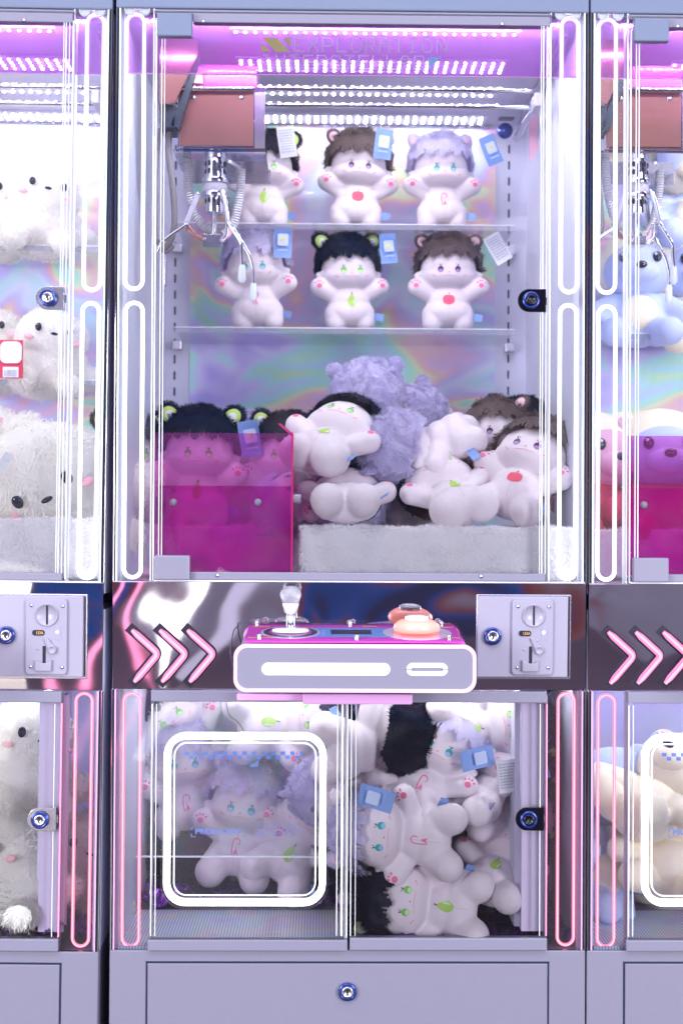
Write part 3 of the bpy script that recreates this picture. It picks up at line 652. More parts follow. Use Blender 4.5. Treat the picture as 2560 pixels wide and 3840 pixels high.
a, b = Q(1946, 2364, -.0185), Q(1991, 2385, -.0185); bd = fixn(obj('model_badge', MB().prism(rr(a[0], b[0], b[1], a[1], .0045, 5), -.0195, -.018), M['dark'], cdr))
fixn(obj('return_lever', MB().prism([Q(1988, 2392, -.02), Q(2002, 2392, -.02), Q(2034, 2432, -.02), Q(2030, 2450, -.02), Q(2012, 2452, -.02)][::-1], -.022, -.018), M['wplastic'], cdr, .001))
x, z = Q(2022, 2438, -.022); obj('lever_hub', MB().lathe([(0, .001), (.0055, .001), (.006, .0025), (.0072, .0025), (.0072, 0)], (x, -.022, z), 'y', 20), M['wplastic'], cdr)
x, z = Q(2038, 2371, -.018); obj('status_light', MB().lathe([(0, .002), (.0026, .0015), (.0032, 0)], (x, -.018, z), 'y', 12), M['bluel'], cdr)
bx('light_window', 2030, 2350, 2053, 2400, -.0186, -.018, M['wplastic'], cdr, 0)
fixn(obj('coin_return_cup', MB().prism([Q(1958, 2475, -.02), Q(1985, 2488, -.02), Q(2005, 2488, -.02), Q(2020, 2475, -.02), Q(2018, 2518, -.02), Q(1958, 2518, -.02)][::-1], -.024, -.018), M['wplastic'], cdr, .0015))
for px, py in ((1942, 2272), (2058, 2274), (1940, 2503), (2056, 2504)): screw(px, py, -.018, .0036, cdr)
for px, py in ((1966, 2436), (2013, 2402)): screw(px, py, -.018, .0024, cdr, M['wplastic'])
def text(s, px0, px1, py0, py1, Y, m, parent, name='lettering', bold=.0):
    cu = bpy.data.curves.new(name, 'FONT'); cu.body = s; cu.size = 1; cu.offset = bold; cu.extrude = .01; cu.resolution_u = 3
    to = bpy.data.objects.new('tmp', cu); C.objects.link(to); dg = bpy.context.evaluated_depsgraph_get(); me = bpy.data.meshes.new_from_object(to.evaluated_get(dg)); bpy.data.objects.remove(to)
    co = np.empty(len(me.vertices)*3); me.vertices.foreach_get('co', co); co = co.reshape(-1, 3); mn, mx = co.min(0), co.max(0)
    a = Q(px0, py1, Y); b = Q(px1, py0, Y); o3 = np.empty_like(co)
    o3[:, 0] = a[0]+(co[:, 0]-mn[0])/(mx[0]-mn[0])*(b[0]-a[0]); o3[:, 2] = a[1]+(co[:, 1]-mn[1])/(mx[1]-mn[1])*(b[1]-a[1]); o3[:, 1] = Y-(co[:, 2]-mn[2])/.02*.0006
    me.vertices.foreach_set('co', o3.ravel()); me.materials.clear(); me.materials.append(m); me.update()
    return obj(name, None, None, parent, me=me)
text('133A', 1962, 1988, 2369, 2380, -.0196, M['yellowline'], cdr, bold=.02)

def lean(o, deg=2.6):                                   # the mirror band overhangs a little
    m_ = Matrix.Translation((0, 0, ZU)) @ Matrix.Rotation(R(deg), 4, 'X') @ Matrix.Translation((0, 0, -ZU)); o.location = m_.to_translation(); o.rotation_euler = m_.to_euler()
lean(fa); lean(cdr)

# ------------------------------------------------------------------ lower compartment
lw = empty('lower_compartment'); lw.parent = mach
obj('rear_wall', MB().box(-WX, WX, .50, .51, ZB, ZL+.05), mat('lilac_rear_wall', (.56, .50, .82), .5), lw)
obj('compartment_ceiling', MB().box(-WX, WX, .03, .5, ZU-.055, ZU-.045), M['wall'], lw)
obj('top_rail', MB().box(LX(568, 2610), LX(2047, 2610), -.006, .010, LZ(1300, 2632), ZL-.0005), M['rail'], lw, .0015)
obj('bottom_rail', MB().box(LX(556, 3540), LX(1302, 3540), -.010, .010, ZB+.0015, LZ(900, 3520)), M['rail'], lw, .0015); obj('bottom_rail', MB().box(LX(1310, 3540), LX(2047, 3540), -.010, .010, ZB+.0025, LZ(1700, 3513)), M['rail'], lw, .002)
ld = obj('prize_door_pane', MB().box(LX(568, 3000), LX(1300, 3000), -.004, .001, ZB+.02, LZ(1300, 2632)), M['glass'], lw)
rd = obj('storage_door_pane', MB().box(LX(1310, 3000), LX(2047, 3000), -.004, .001, ZB+.02, LZ(1300, 2632)), M['glass'], lw)
for px, wd, m in ((566, 4, 'edge'), (583, 2.5, 'edge'), (1262, 3, 'edge'), (1278, 8, 'edge'), (1300, 3, 'edge'), (1314, 3, 'edge'), (1332, 2, 'edge'), (2022, 2.5, 'edge'), (2046, 4, 'pinkedge')):
    bx('door_edge_strip', px, 2640, px+wd, 3510, -.0048, .0012, M[m], lw, 0)
# prize window with its neon ring
def rring(name, a, r, wid, y0, y1, m):
    p0, p1 = Q(a[0], a[1], y0), Q(a[2], a[3], y0); k = 1/2000
    o1 = rr(p0[0], p1[0], p1[1], p0[1], r*k, 10); o2 = rr(p0[0]+wid*k, p1[0]-wid*k, p1[1]+wid*k, p0[1]-wid*k, (r-wid)*k, 10)
    return fixn(obj(name, MB().frame(o1, o2, y0, y1), m, lw))
rring('prize_window_neon', (616, 2748, 1220, 3398), 82, 24, -.012, -.004, M['neon'])
rring('flap_frame_line', (653, 2783, 1184, 3360), 50, 5, -.007, -.004, M['edge'])
rring('clear_surround', (606, 2738, 1230, 3408), 88, 7, -.009, -.004, M['shelfm'])
p0, p1 = Q(660, 2790, -.006), Q(1178, 3354, -.006)
fixn(obj('prize_flap', MB().prism(rr(p0[0], p1[0], p1[1], p0[1], .022, 8), -.0075, -.0045), M['prize'], lw))
for k in range(13):
    px = 692+k*36.0; py = 2818
    for dx_, dy in ((0, 0), (18, 15)):
        if k == 12 and dx_: continue
        bx('checker_square', px+dx_, py+dy, px+dx_+17, py+dy+14, -.0083, -.0078, M['checker'], lw, 0)
text('PRIZE OUT', 732, 905, 3108, 3128, -.0080, M['text'], lw, bold=.045)
br = MB()
for sx, xx in ((1, 716), (-1, 922)):
    for (ax, ay, bx_, by) in ((xx, 3101, xx+sx*18, 3104), (xx, 3136, xx+sx*18, 3139), (xx, 3101, xx+sx*4, 3114), (xx, 3126, xx+sx*4, 3139)):
        a, b = Q(min(ax, bx_), ay, -.008), Q(max(ax, bx_), by, -.008); br.box(a[0], b[0], -.0083, -.0078, b[1], a[1])
obj('bracket_print', br, M['text'], lw)
for k, px in enumerate((984, 1041, 1096)):
    x, z = Q(px, 3115, -.008); mb = MB(); mb.frame(circ(x, z, .0115, 20), circ(x, z, .0102, 20), -.0083, -.0078)
    sgn = -1 if k < 2 else 1
    arc = [(x+.006*math.cos(R(a_)), z+sgn*.006*math.sin(R(a_))-(.006 if sgn > 0 else 0)) for a_ in range(20, 161, 20)]
    mb.tube([(p_[0], -.008, p_[1]) for p_ in arc], .0007, 6)
    for s_ in (-1, 1): mb.box(x+s_*.004-.0015, x+s_*.004+.0015, -.0083, -.0078, z+.003, z+.0045)
    obj('face_icon_print', mb, M['text'], lw)
# chute box
xl = LX(452, 3300, .02); xr = LX(1300, 3400, .0)
obj('ribbed_chute_floor', MB().box(-WX+.001, xr, .006, .24, ZB+.001, ZB+.006), M['holo2'], lw)
obj('chute_rear_sheet', MB().box(-WX+.001, xr-.004, .24, .243, LZ(900, 3212, .24), LZ(900, 2900, .24)+.17), M['holo3'], lw)
obj('sheet_lip', MB().box(-WX+.001, xr-.004, .238, .2445, LZ(900, 3215, .24), LZ(900, 3211, .24)), M['edge'], lw)
obj('chute_divider', MB().box(xr-.003, xr, .006, .30, ZB+.006, ZL), M['prize'], lw)
obj('divider_edge', MB().box(xr-.005, xr+.001, .003, .0058, ZB+.006, ZL), M['edge'], lw)
obj('unseen_led_bar', MB().box(-.33, .05, .066, .110, ZL+.030, ZL+.034), M['wall'], lw)
obj('unseen_led_bar', MB().box(.09, .41, .066, .110, ZL+.030, ZL+.034), M['wall'], lw)  # added bar out of view, brightens the storage plush
obj('unseen_led_bar', MB().box(-.41, .05, .262, .31, ZL+.030, ZL+.034), M['wall'], lw)  # added bar out of view, brightens the dolls behind the chute sheet
for xo, yo, nk in ((-.40, .272, 24), (-.31, .075, 20), (.10, .075, 17)):
    d = MB()
    for r_ in range(3):
        for k in range(nk): d.lathe([(.003, 0), (.002, -.0012), (0, -.0016)], (xo+k*.0185, yo+r_*.012, ZL+.0298), 'z', 6)
    obj('led_dots', d, M['ledm2'], lw)
obj('inner_post', MB().box(LX(1955, 3000, .02), LX(2050, 3000, .02), .02, .05, ZB+.03, ZL-.01), mat('lilac_post', (.80, .70, .92), .45), lw)
obj('inner_post_edge', MB().box(LX(1928, 3000, .05), LX(1956, 3000, .05), .05, .30, ZB+.03, ZL-.01), M['wall'], lw)
dlock(lw, 1980, 3072, M['lockblack'], M['lockblack'])
# hanging thread
obj('loose_wire', MB().tube(spline([pq(848, 2635, .05), pq(860, 2680, .05), pq(895, 2710, .05), pq(915, 2745, .05)]), .0009, 6), M['cable'], lw)

tag(mach, 'white neon claw machine filled with fruit-belly plush dolls, whole in the middle', 'claw machine', 'claw machines standing side by side')

# ------------------------------------------------------------------ the neighbours
right = copy_tree(mach)
tp, bt = P(2222, 50), P(2201, 3564)
ang = math.atan2(tp.x-bt.x, tp.z-bt.z)*.5; right.location = (bt.x+HW-.001, 0, 0)
tag(right, 'claw machine with blue and cream plush bears, cut off by the right edge')
left = copy_tree(mach)
tp, bt = P(424, 31), P(370, 3565); ang = math.atan2(tp.x-bt.x, tp.z-bt.z)
left.rotation_euler = (0, ang, 0)
left.location = (bt.x-HW*math.cos(ang)-math.sin(ang)*ZB, 0, HW*math.sin(ang)*0)
tag(left, 'claw machine of white fluffy plush chicks, cut off by the left edge')
for o in right.children:
    if o.name.startswith('crane_carriage'): o.location = (-.043, -.02, 0)
    if o.name.startswith('gantry_rail'): o.location.z = -.02
for o in list(left.children):
    if o.name.startswith('upper_door') or o.name.startswith('lower_compartment'):
        for c in o.children:
            if c.name.startswith(('lock_plate', 'plate_return')): 
                c.data = c.data.copy(); c.data.materials[0] = M['brush']
            if c.name.startswith('lock_core'): c.data = c.data.copy(); c.data.materials[0] = M['brush']

def shelf(parent, z, yf=.44):
    s = obj('acrylic_shelf', MB().box(LX(712, 1200, YB)-.01, LX(1860, 1200, YB)+.01, yf, YB-.004, z-.006, z), M['shelfm'], parent)
    obj('shelf_front_edge', MB().box(LX(712, 1200, YB)-.01, LX(1860, 1200, YB)+.01, yf-.0030, yf-.0002, z-.0115, z+.0005), M['shelfedge'], s)
    obj('shelf_lip', MB().box(LX(712, 1200, YB)-.01, LX(1860, 1200, YB)+.01, yf-.001, yf+.002, z+.0005, z+.002), M['edge'], s)
    for px in (668, 1905):
        x = LX(px, 1250, YB); obj('shelf_bracket', MB().box(x-.011, x+.011, YB-.03, YB-.001, z-.022, z-.001), M['brush'], s, .002)
    return s
ZS1 = LZ(1300, 850, .46); ZS2 = LZ(1300, 1238, .46)
shelf(mach, ZS1); shelf(mach, ZS2); shelf(right, LZ(2400, 1257, .46)); shelf(right, LZ(2400, 880, .46))
shelf(left, LZ(100, 925, .46)); shelf(left, LZ(100, 1425, .46))

# ------------------------------------------------------------------ fur
rng = np.random.default_rng(5)
def blades(p, nrm, length, width, curl=.6, freq=60, jitter=.5, seg=True, drop=0.0):
    n = len(p); curl = curl+.25
    f1 = np.stack([np.sin(p[:, 1]*freq+3*np.sin(p[:, 2]*freq*.7)), np.sin(p[:, 2]*freq+3*np.sin(p[:, 0]*freq*.6)), np.sin(p[:, 0]*freq*1.1+2*np.sin(p[:, 1]*freq*.8))-drop], 1)
    d = nrm*.62+curl*f1+rng.normal(0, jitter, (n, 3))
    d -= nrm*np.minimum(0, (d*nrm).sum(1)-.25)[:, None]
    d /= np.linalg.norm(d, axis=1)[:, None]
    d2 = d+curl*.9*np.roll(f1, 1, axis=1)-nrm*.25; d2 /= np.linalg.norm(d2, axis=1)[:, None]
    s = np.cross(d, nrm)+rng.normal(0, .22, (n, 3)); s /= np.linalg.norm(s, axis=1)[:, None]
    L_ = length*rng.uniform(.65, 1.25, (n, 1)); W = width*rng.uniform(.7, 1.3, (n, 1))
    a, b = p-s*W/2, p+s*W/2; m = p+d*L_*.55; c, e = m-s*W*.42, m+s*W*.42; t = m+d2*L_*.5
    v = np.stack([a, b, c, e, t], 1).reshape(-1, 3); i = np.arange(n)[:, None]*5
    f = np.concatenate([i+[0, 3, 1], i+[0, 2, 3], i+[2, 4, 3]], 1).reshape(-1, 3)
    return v, f
def tri_mesh(name, v, f, m, nr=None):
    me = bpy.data.meshes.new(name); me.vertices.add(len(v)); me.vertices.foreach_set('co', np.ascontiguousarray(v, dtype=np.float32).ravel())
    me.loops.add(len(f)*3); me.loops.foreach_set('vertex_index', f.astype(np.int32).ravel()); me.polygons.add(len(f)); me.polygons.foreach_set('loop_start', np.arange(0, len(f)*3, 3, dtype=np.int32)); me.polygons.foreach_set('loop_total', np.full(len(f), 3, dtype=np.int32))
    me.polygons.foreach_set('use_smooth', np.ones(len(f), dtype=bool)); me.update(calc_edges=True); me.materials.append(m)
    if False: me.normals_split_custom_set_from_vertices(np.repeat(nr, 5, axis=0).tolist())
    return me

# white fur mats on the machine floors
def furmat(name, x0, x1, y0, y1, z0, z1, nblade, label, xw=0.0, parts=None):
    o = obj(name, MB().box(x0, x1, y0, y1, z0, z1-.004), M['fur_white'], None, .008)
    pts = []; ns = []
    k = int(nblade*.6); pts.append(np.stack([rng.uniform(x0, x1, k), np.full(k, y0), rng.uniform(z0, z1, k)], 1)); ns.append(np.tile([0, -1, 0], (k, 1)))
    k = int(nblade*.3); pts.append(np.stack([rng.uniform(x0, x1, k), rng.uniform(y0, y1, k)**1.0, np.full(k, z1-.004)], 1)); ns.append(np.tile([0, 0, 1], (k, 1)))
    k = int(nblade*.1)
    pts.append(np.stack([rng.uniform(x0, x1, k), np.full(k, y0+.003), z1-.004+np.zeros(k)], 1)); ns.append(np.tile([0, -.7, .7], (k, 1)))
    k = int(nblade*.06); pts.append(np.stack([np.full(k, x0), rng.uniform(y0, y0+.1, k), rng.uniform(z0, z1, k)], 1)); ns.append(np.tile([-1, 0, 0], (k, 1)))
    ns = np.concatenate(ns).astype(float); v, f = blades(np.concatenate(pts), ns, .0085, .0011, .55, 55); nj = ns+rng.normal(0, .28, ns.shape); nj /= np.linalg.norm(nj, axis=1)[:, None]
    ch = bpy.data.objects.new('fur_pile', tri_mesh('fur_pile', v, f, M['fur_white'], nj)); C.objects.link(ch); ch.parent = o; ch['kind'] = 'stuff'
    tag(o, label, 'fur mat', 'white fur mats lining the machine floors'); return o
zf = LZ(1600, 1972, .04)
def WXp(px, py, Y): return P(px, py, Y).x
xg = WXp(1130, 2050, .03)
furmat('fur_mat', xg, XM+WX-.001, .022, .66, ZU+.002, zf, 15000, 'white fur mat under the plush pile right of the magenta guard')
furmat('fur_mat', XM-WX+.001, xg-.012, .27, .66, ZU+.002, zf-.001, 8000, 'white fur mat seen through the magenta guard of the middle machine')
lf = furmat('fur_mat', P(40, 2000, 0).x-.25, P(392, 2000, 0).x-.012, .022, .66, ZU+.004, zf+.012, 12000, 'white fur mat under the large fluffy plush at left')
furmat('fur_mat', P(2225, 2000, 0).x+.012, P(2225, 2000, 0).x+.60, .20, .66, ZU+.004, zf-.002, 6000, 'fur mat behind magenta guard of the right machine')

# ------------------------------------------------------------------ plush dolls
def baked(mb, voxel, smooth=3, sub=False):
    o = obj('tmp', mb, None); md = o.modifiers.new('r', 'REMESH'); md.mode = 'VOXEL'; md.voxel_size = voxel; md.use_smooth_shade = True
    ms = o.modifiers.new('s', 'SMOOTH'); ms.iterations = smooth; ms.factor = .6
    dg = bpy.context.evaluated_depsgraph_get(); me = bpy.data.meshes.new_from_object(o.evaluated_get(dg)); bpy.data.objects.remove(o); return me
def capsule(mb, a, b, r0, r1, n=6):
    a, b = Vector(a), Vector(b)
    for i in range(n+1): mb.ball(a.lerp(b, i/n), r0+(r1-r0)*i/n, 16, 10)
HC = Vector((0, 0, .150)); HR = (.0635, .054, .053)
def doll_body(pose):
    mb = MB(); mb.ball(HC, HR, 32, 20); mb.ball((0, -.004, .133), (.0665, .049, .034), 28, 16)
    mb.ball((0, 0, .075), (.048, .036, .036), 24, 16); mb.ball((0, 0, .050), (.057, .040, .037), 24, 16)
    for s in (-1, 1):
        if pose == 'up': capsule(mb, (s*.031, 0, .045), (s*.033, -.003, .025), .0290, .0260)
        elif pose == 'plump': capsule(mb, (s*.028, -.002, .042), (s*.032, -.008, .026), .0345, .0330, 4)
        else: capsule(mb, (s*.027, 0, .045), (s*.042, -.020, .016), .0310, .0290)
        capsule(mb, (s*.030, 0, .085), (s*.073, -.014, .107), .0195, .0210)
        mb.ball((s*.067, -.004, .136), (.013, .007, .009), 12, 8)
    me = baked(mb, .0030, 4); me.materials.append(M['skin']); return me
def in_hair(az, el):                                   # az 0 = front, degrees
    a = abs(az)
    t = (az/26.0+.25) % 1.0; zig = 25*(t if t < .66 else (1-t)/.34*.66)
    if a < 60: b = 1+zig*(.85+.35*math.sin(az*.9+1))
    elif a < 95: b = 1+zig*.7-(a-60)/35*28
    else: b = -25-(a-95)/85*35
    return el > b
HHC = Vector((0, .006, .161)); HHR = (.0745, .0690, .0735)
def hair_shell():
    NU, NV = 120, 60; mb = MB(); vs = []; keep = []
    for i in range(NV+1):
        el = 90-170*i/NV
        for k in range(NU):
            az = -180+360*k/NU; ce_ = math.cos(R(el)); vs.append((HHC.x+HHR[0]*ce_*math.sin(R(az)), HHC.y-HHR[1]*ce_*math.cos(R(az)), HHC.z+HHR[2]*math.sin(R(el))))
    fs = []
    for i in range(NV):
        for k in range(NU):
            if in_hair(-180+360*(k+.5)/NU, 90-170*(i+.5)/NV): fs.append((i*NU+k, (i+1)*NU+k, (i+1)*NU+(k+1) % NU, i*NU+(k+1) % NU))
    mb.add(vs, fs, True); me = mesh('hair', mb)
    bm = bmesh.new(); bm.from_mesh(me); bmesh.ops.delete(bm, geom=[v for v in bm.verts if not v.link_faces], context='VERTS'); bm.to_mesh(me); bm.free(); return me
SH = hair_shell()
def hair_fur(kind):
    n = 14000; d = rng.normal(0, 1, (n, 3)); d /= np.linalg.norm(d, axis=1)[:, None]
    az = np.degrees(np.arctan2(d[:, 0], -d[:, 1])); el = np.degrees(np.arcsin(d[:, 2])); k = np.array([in_hair(a, e-1.5) for a, e in zip(az, el)]); d = d[k]; el = el[k]
    p = np.array(HHC)+d*np.array(HHR); nn = d/np.array(HHR); nn /= np.linalg.norm(nn, axis=1)[:, None]
    ln = {'black': .0100, 'brown': .0120, 'purple': .0130}[kind]
    am = {'black': .0020, 'brown': .0040, 'purple': .0020}[kind]; q = p*185
    nz_ = np.sin(q[:, 0]+1.7*np.sin(q[:, 1]*.8))*np.sin(q[:, 1]*1.1+1.3*np.sin(q[:, 2]))+np.sin(q[:, 2]*1.2+1.5*np.sin(q[:, 0]*.7))
    fq = (az[k] < 75) & (az[k] > -75) & (el < 45); p = p+nn*(am*(nz_*.6+.3)*np.where(fq, .25, 1))[:, None]
    fr = (az[k] < 70) & (az[k] > -70) & (el < 42)
    v, f = blades(p, nn, ln, .0014, {'black': .45, 'brown': .95, 'purple': 1.1}[kind], 150, .40)
    L5 = np.repeat(fr, 5); base = np.repeat(p, 5, axis=0); v[L5] = base[L5]+(v[L5]-base[L5])*.45
    nj = nn+rng.normal(0, .30, nn.shape); nj /= np.linalg.norm(nj, axis=1)[:, None]
    return tri_mesh('hair_pile', v, f, M['hair_'+kind], nj)
HF = {k: hair_fur(k) for k in ('black', 'brown', 'purple')}
def ear_mesh():
    mb = MB(); mb.ball((0, 0, 0), (.020, .007, .024), 20, 12); return mesh('ear', mb)
EAR = ear_mesh()
def ear_fur(kind):
    n = 1300; d = rng.normal(0, 1, (n, 3)); d /= np.linalg.norm(d, axis=1)[:, None]; d = d[~((d[:, 1] < -.3))]
    r_ = np.array([.020, .007, .024]); v, f = blades(d*r_, d/r_/np.linalg.norm(d/r_, axis=1)[:, None], .006, .0012, .5, 75, .4); return tri_mesh('ear_pile', v, f, M['hair_'+kind])
EF = {k: ear_fur(k) for k in ('black', 'brown', 'purple')}
class Proj:
    def __init__(s, me):
        bm = bmesh.new(); bm.from_mesh(me); s.t = BVHTree.FromBMesh(bm); bm.free()
    def patch(s, c, outline, off=.0006, rings=4, tilt=0):
        mb = MB(); n = len(outline); vs = []
        def pr(x, z):
            h = s.t.ray_cast(Vector((x, -.3, z)), Vector((0, 1, 0)))[0]
            return Vector((x, (h.y if h else 0)-off, z))
        vs.append(pr(*c))
        for r_ in range(1, rings+1):
            for (ox, oz) in outline: vs.append(pr(c[0]+ox*r_/rings, c[1]+oz*r_/rings))
        fs = [(0, 1+(k+1) % n, 1+k) for k in range(n)]
        for r_ in range(rings-1):
            a = 1+r_*n; b = a+n; fs += [(a+k, a+(k+1) % n, b+(k+1) % n, b+k) for k in range(n)]
        return mb.add(vs, fs, True)
def ov(rx, rz, n=18, rot=0): return [(rx*math.cos(t)*math.cos(rot)-rz*math.sin(t)*math.sin(rot), rx*math.cos(t)*math.sin(rot)+rz*math.sin(t)*math.cos(rot)) for t in [2*math.pi*k/n for k in range(n)]]
def merge(a, b): a.add(b.v, b.f, True); return a
def pear_outline(s):
    o = []
    for k in range(24):
        t = 2*math.pi*k/24; r_ = 1+.0*t; y = math.sin(t); xw = math.cos(t)*(.62-.26*y if y > -.2 else .672); o.append((xw*s, y*s))
    return o
BODY = {}; PRJ = {}
for pose in ('up', 'splay', 'plump'): BODY[pose] = doll_body(pose); PRJ[pose] = Proj(BODY[pose])
MC = {}
def mc(key, fn):
    if key not in MC: MC[key] = fn()
    return MC[key]
def make_proto(kind, pose):
    root = empty('plush_doll'); pj = PRJ[pose]
    b = obj('body', None, None, root, me=BODY[pose])
    # embroidery
    for s in (-1, 1):
        e = obj('eye', None, None, root, me=mc(('eye', kind, s), lambda: mesh('eye', pj.patch((s*.0195, .1395), ov(.0066, .0072)), M['eye_'+kind])))
        obj('eye_glint', None, None, e, me=mc(('glint', kind, s), lambda: mesh('eye_glint', pj.patch((s*.0195, .1365), ov(.0048, .0034), .0011), M['eyelo_'+kind])))
        obj('brow', None, None, root, me=mc(('brow', kind, s), lambda: mesh('brow', merge(pj.patch((s*.0205, .1490), ov(.0012, .0032, 8, -s*.5), .0011, 2), pj.patch((s*.0165, .1500), ov(.0008, .0018, 8, s*.4), .0011, 2)), M['stem'])))
        obj('cheek_blush', None, None, root, me=mc(('ck', s), lambda: mesh('cheek_blush', merge(pj.patch((s*.036, .127), ov(.0030, .0018, 10, s*.6), .0006, 2), pj.patch((s*.032, .1245), ov(.0022, .0014, 10, s*.6), .0006, 2)), M['cheek'])))
        def paw():
            cx, cz = s*.0745, .1095; mb = pj.patch((cx, cz-.003), ov(.0062, .0056, 12))
            for k, a in enumerate((40, 75, 105, 140)): merge(mb, pj.patch((cx+.0115*math.cos(R(a)), cz-.003+.0115*math.sin(R(a))), ov(.0022, .0028, 8, R(a-90)), .0006, 2))
            return mesh('paw_pad', mb, M['pawp'])
        obj('paw_pad', None, None, root, me=mc(('paw', s), paw))
        ea = obj('ear', None, None, root, me=mc(('ear', kind), lambda: (lambda m_: (m_.materials.append(M['hair_'+kind]), m_)[1])(EAR.copy())))
        ea.scale = (1.05,)*3 if kind == 'black' else (.8,)*3; ea.location = (s*.060, .006, .217); ea.rotation_euler = (R(-8), R(s*38), 0)
        o = obj('ear_pile', None, None, ea, me=EF[kind]); o['kind'] = 'stuff'
        def inner():
            mb = MB(); mb.ball((0, -.0045, -.002), (.0145, .0045, .0175), 16, 8); return mesh('ear_lining', mb, M['ear_'+kind])
        obj('ear_lining', None, None, ea, me=mc(('in', kind), inner))
        def inner2():
            mb = MB(); mb.ball((0, -.0065, -.004), (.0095, .0035, .0125), 14, 8); return mesh('ear_centre', mb, M['ear_in'])
        if kind == 'black': obj('ear_centre', None, None, ea, me=mc('in2', inner2))
    obj('nose', None, None, root, me=mc('nose', lambda: mesh('nose', pj.patch((0, .1325), ov(.0020, .0015, 8), .0008, 2), M['pawp'])))
    def mouth():
        mb = MB(); pts = []
        for k in range(13):
            x = -.019+.038*k/12; z = .1262-.0016*abs(k-6)/6; h = pj.t.ray_cast(Vector((x, -.3, z)), Vector((0, 1, 0)))[0]; pts.append((x, h.y-.0001, z))
        mb.tube(pts, .0007, 6); return mesh('mouth', mb, M['cheek'])
    obj('mouth', None, None, root, me=mc('mouth', mouth))
    if kind == 'black':
        pe = obj('belly_patch', None, None, root, me=mc(('bp', pose), lambda: mesh('belly_patch', pj.patch((0, .071), pear_outline(.0155), .0006), M['pear'])))
        obj('patch_highlight', None, None, pe, me=mc(('bph', pose), lambda: mesh('patch_highlight', pj.patch((.0058, .069), ov(.0018, .0085, 10, -.15), .0011, 3), M['pearl'])))
        obj('patch_stalk', None, None, pe, me=mc(('bps', pose), lambda: mesh('patch_stalk', pj.patch((.0010, .0885), ov(.0012, .0038, 8, -.4), .0011, 2), M['stem'])))
    elif kind == 'brown':
        def apple(): return [( (1+.10*math.sin(2*t)**2)*.0135*math.cos(t), .0125*math.sin(t)*(1-.18*math.exp(-((t-math.pi/2)/.35)**2))) for t in [2*math.pi*k/24 for k in range(24)]]
        pe = obj('belly_patch', None, None, root, me=mc(('ap', pose), lambda: mesh('belly_patch', pj.patch((0, .073), apple(), .0006), M['red'])))
        obj('patch_stalk', None, None, pe, me=mc(('aps', pose), lambda: mesh('patch_stalk', pj.patch((.0012, .0865), ov(.0012, .0036, 8, -.4), .0011, 2), M['redp'])))
    else:
        def rib():
            mb = MB(); pts = []
            for k in range(25):
                t = k/24; a = t*5.2-.9; x = .0062*math.cos(a)*(1 if t < .8 else 1+(t-.8)*3); z = .079+.0062*math.sin(a)-(max(0, t-.8)*.09)
                h = pj.t.ray_cast(Vector((x, -.3, z)), Vector((0, 1, 0)))[0]; pts.append((x, h.y-.0002, z))
            mb.tube(pts, .0011, 6)
            merge(mb, pj.patch((.0012, .0615), [(0, .007), (-.005, -.006), (0, -.003), (.005, -.006)], .0008, 2)); return mesh('belly_patch', mb, M['pawp'])
        obj('belly_patch', None, None, root, me=mc(('rb', pose), rib))
    h = obj('hair', None, None, root, me=mc(('hair', kind), lambda: (lambda m_: (m_.materials.append(M['hair_'+kind]), m_)[1])(SH.copy())))
    o = obj('hair_pile', None, None, h, me=HF[kind]); o['kind'] = 'stuff'
    # seam down the front and neck crease
    def seam():
        pts = []
        for k in range(16):
            z = .030+.066*k/15; hh = pj.t.ray_cast(Vector((0, -.3, z)), Vector((0, 1, 0)))[0]
            if hh: pts.append((0, hh.y+.0002, z))
        return mesh('front_seam', MB().tube(pts, .00045, 5), M['seam'])
    obj('front_seam', None, None, root, me=mc(('seam', pose), seam))
    return root
PROTO = {}
def card_mesh(kind):
    def f():
        mb = MB(); pts = [(-.020, -.068), (.020, -.068), (.020, -.003), (.016, 0), (-.016, 0), (-.020, -.003)]; n = 4; m2 = MB()
        for i in range(n):
            z0 = -.068*i/n; z1_ = -.068*(i+1)/n; c0 = .006*math.sin(i/n*2.6); c1 = .006*math.sin((i+1)/n*2.6)
            m2.add([(-.020, c0, z0), (.020, c0, z0), (.020, c1, z1_), (-.020, c1, z1_)], [(0, 3, 2, 1)])
            m2.add([(-.020, c0+.0006, z0), (.020, c0+.0006, z0), (.020, c1+.0006, z1_), (-.020, c1+.0006, z1_)], [(0, 1, 2, 3)])
        return mesh('hang_tag', m2, M['tagb'] if kind == 'b' else M['tagw'])
    return mc(('card', kind), f)
def cprint(kind):
    def f():
        m2 = MB()
        if kind == 'b': m2.prism(rr(-.012, .012, -.042, -.016, .003, 3), .0015, .0022)
        else:
            rs = random.Random(4)
            for r_ in range(9):
                x = -.016
                while x < .014:
                    w_ = rs.uniform(.002, .006); z = -.008-.006*r_; m2.box(x, min(x+w_, .016), .0008+.0028*math.sin(r_/9*2.6)*0, .0016, z-.0012, z+.0012); x += w_+.0018
        return mesh('tag_print', m2, M['tagbl'] if kind == 'b' else M['tagg'])
    return mc(('cprint', kind), f)
def cprint2():
    m2 = MB(); m2.box(-.005, .000, .0010, .0016, -.033, -.026); m2.box(.001, .005, .0010, .0016, -.030, -.024)
    return mesh('tag_emblem', m2, M['yel'])
def cprint3():
    m2 = MB(); x = -.011
    for k in range(7): m2.box(x, x+.0022, .0022, .0030, -.053, -.050); x += .0033
    return mesh('tag_caption', m2, M['tagbl'])
